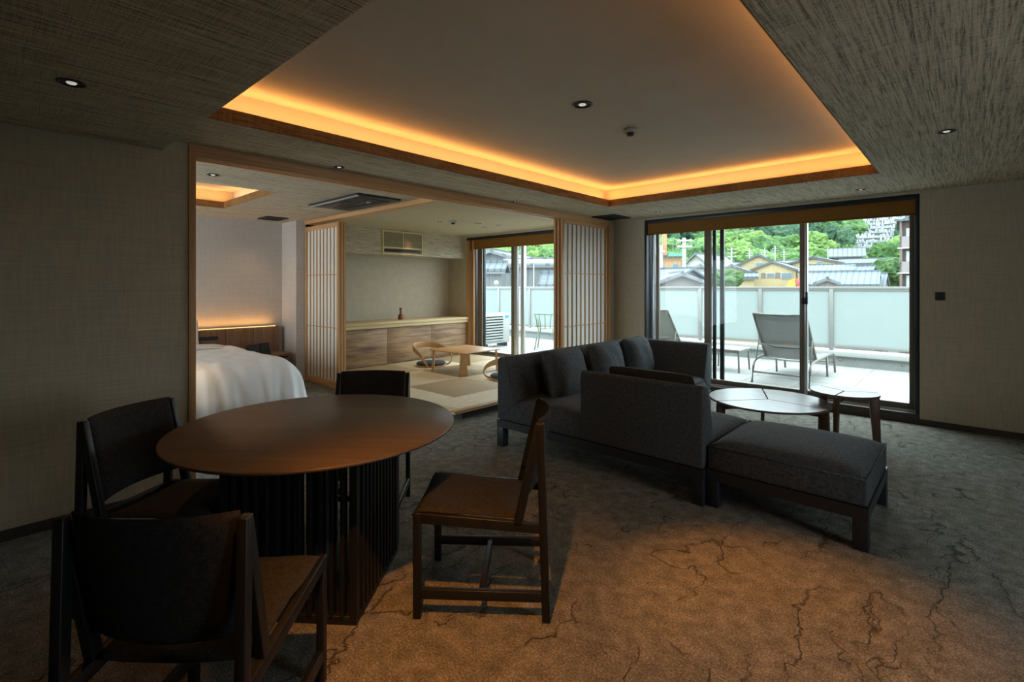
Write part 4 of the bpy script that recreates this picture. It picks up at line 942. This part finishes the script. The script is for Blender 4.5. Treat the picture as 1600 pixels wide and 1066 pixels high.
# trees
def leafm(name, c1, c2):
    m = mat(name, c1, .8, spec=.15); nt = m.node_tree; v = coords(nt)
    oi = nt.nodes.new('ShaderNodeObjectInfo')
    f = mth(nt, 'ADD', mth(nt, 'MULTIPLY', nz(nt, 2.6, v, 5, .75), .8), mth(nt, 'MULTIPLY', oi.outputs['Random'], .2))
    setc(m, ramp(nt, f, [(.38, c1), (.62, c2)])); bump(m, nz(nt, 5, v, 4, .7), 1, .5); return m
KIND = {'fresh': leafm('fresh green leaves', (.035, .085, .025), (.155, .245, .07)), 'mid': leafm('mid green leaves', (.025, .07, .025), (.11, .19, .07)),
        'dark': leafm('dark conifer leaves', (.018, .052, .034), (.07, .125, .07)), 'pale': leafm('pale green leaves', (.08, .12, .055), (.21, .26, .13))}
def crown_mesh(seed, tall=1.0, rough=.34):
    bm = bmesh.new(); bmesh.ops.create_icosphere(bm, subdivisions=4, radius=1)
    for q in bm.verts:
        p = q.co.copy()
        n1 = noise.noise(p * 1.7 + Vector((seed, 0, 0))); c_ = noise.cell(p * 3.2 + Vector((seed, 1, 2)))
        n2 = noise.fractal(p * 4.5 + Vector((seed, 5, 0)), 1, 2, 3)
        q.co = p * (1 + .30 * n1 + rough * .5 * n2 + .05 * c_); q.co.z *= tall
    me = bpy.data.meshes.new('crown'); bm.to_mesh(me); bm.free(); me.polygons.foreach_set('use_smooth', [False] * len(me.polygons)); return me
TM = {k: [crown_mesh(i * 7.3 + j * 31, 1.5 if k == 'dark' else .92) for i in range(3)] for j, k in enumerate(KIND)}
for k in TM:
    for me in TM[k]: me.materials.append(KIND[k])
trunk = MB().tube([(0, 0, -1), (0, 0, 1)], .25, 6).build('trunk', mat('bark', (.12, .09, .06), .9)); 
TL = {'fresh': 'bright fresh green broadleaf tree on the hillside beyond the roofs', 'mid': 'mid green broadleaf tree on the hillside beyond the roofs',
      'dark': 'tall dark conifer on the upper hillside', 'pale': 'pale yellowish green tree at the foot of the hill'}
def tree(kind, px, d, r, zbase=None, label=None, sc=(1, 1, 1)):
    x, y = far(px, d); z = zg(d, px) if zbase is None else zbase
    o = bpy.data.objects.new('tree', random.choice(TM[kind])); C.collection.objects.link(o)
    o.location = (x, y, z + r * (1.25 if kind != 'dark' else 1.7)); o.rotation_euler = (0, 0, random.uniform(0, 6.28)); o.scale = (r * sc[0], r * sc[1], r * sc[2])
    pane = 'tatami window' if px < 900 else 'left pane' if px < 1113 else 'middle pane' if px < 1258 else 'right pane'
    band = 'at the foot of the hill' if d < 145 else 'on the lower slope' if d < 172 else 'halfway up the hill' if d < 205 else 'high on the hill'
    look = {'fresh': 'bright fresh green tree', 'mid': 'mid green tree', 'dark': 'dark blue green conifer', 'pale': 'pale yellowish green tree'}[kind]
    tag(o, label or '%s %s in the %s' % (look, band, pane), 'tree', None if label else '%s trees %s, %s' % (kind, band, pane))
    return o
bpy.data.objects.remove(trunk)
CEM = (1336, 1412, 205, 300)
for d_ in (128, 138, 150, 163, 178, 195, 214, 236, 262, 292):
    step = 777 * 7.0 / d_
    for lo, hi in ((735, 895), (1005, 1425)):
        px = lo + random.uniform(0, step)
        while px < hi:
            pj = px + random.uniform(-.25, .25) * step
            if not (CEM[0] < pj < CEM[1] and 200 < d_ < 300) and not (1328 < pj < 1385 and 160 < d_ < 200):
                far_ = d_ > 200; rr = random.uniform(3.6, 5.4)
                nn = noise.noise(Vector((pj * .012, d_ * .02, 7)))
                if far_: kd = 'dark' if nn > -.15 or random.random() < .3 else 'mid'
                elif d_ < 140: kd = 'pale' if nn > .15 else 'fresh'
                else: kd = 'mid' if nn > .12 else 'fresh'
                tree(kd, pj, d_ + random.uniform(-4, 4), rr * (.8 if kd == 'dark' else 1))
            px += step
tree('mid', 1134, 50, 1.35, hz(434, 50) - 1.8, 'round dark green shrub beside the middle stile above the railing', (1.2, 1, .8))
tree('mid', 1392, 75, 2.6, hz(428, 75) - 3.2, 'green tree beside the brown apartment block')
tree('fresh', 1388, 95, 3.0, hz(405, 95) - 3.2, 'bright green tree rising left of the apartment block roof line')
# cemetery terraces
t = thing('hillside_cemetery', 'grey terraced stone cemetery climbing the hillside near the apartment block', 'cemetery', (*far(1372, 205), zg(205, 1372)), facing(1372, 205))
gm = MB(); wm = MB(); random.seed(3)
SG = streaky('grey granite', (.24, .25, .26), (.42, .44, .45), (.6, .6, .6), bs=.05)
for k in range(11):
    yy = k * 8.5; z0 = k * 8.5 * .265 + 3.0 + k * .55; hw = 10 + (k * .7)
    wm.box(-hw + k * .6, hw + k * .9, yy, yy + 9, z0 - 6, z0)
    for q in range(34):
        x = -hw + k * .6 + (2 * hw + .3 * k) * (q + random.uniform(.1, .9)) / 34; h = random.uniform(.9, 2.4); ww = random.uniform(.25, .45)
        gm.box(x - ww, x + ww, yy + .4, yy + 1.2, z0, z0 + h); gm.box(x - ww * 1.5, x + ww * 1.5, yy + .2, yy + 1.4, z0, z0 + .4)
wm.build('retaining_walls', mat('mossy retaining wall', (.085, .09, .085), .9), t); o = gm.build('grave_stones', SG, t); o['kind'] = 'stuff'
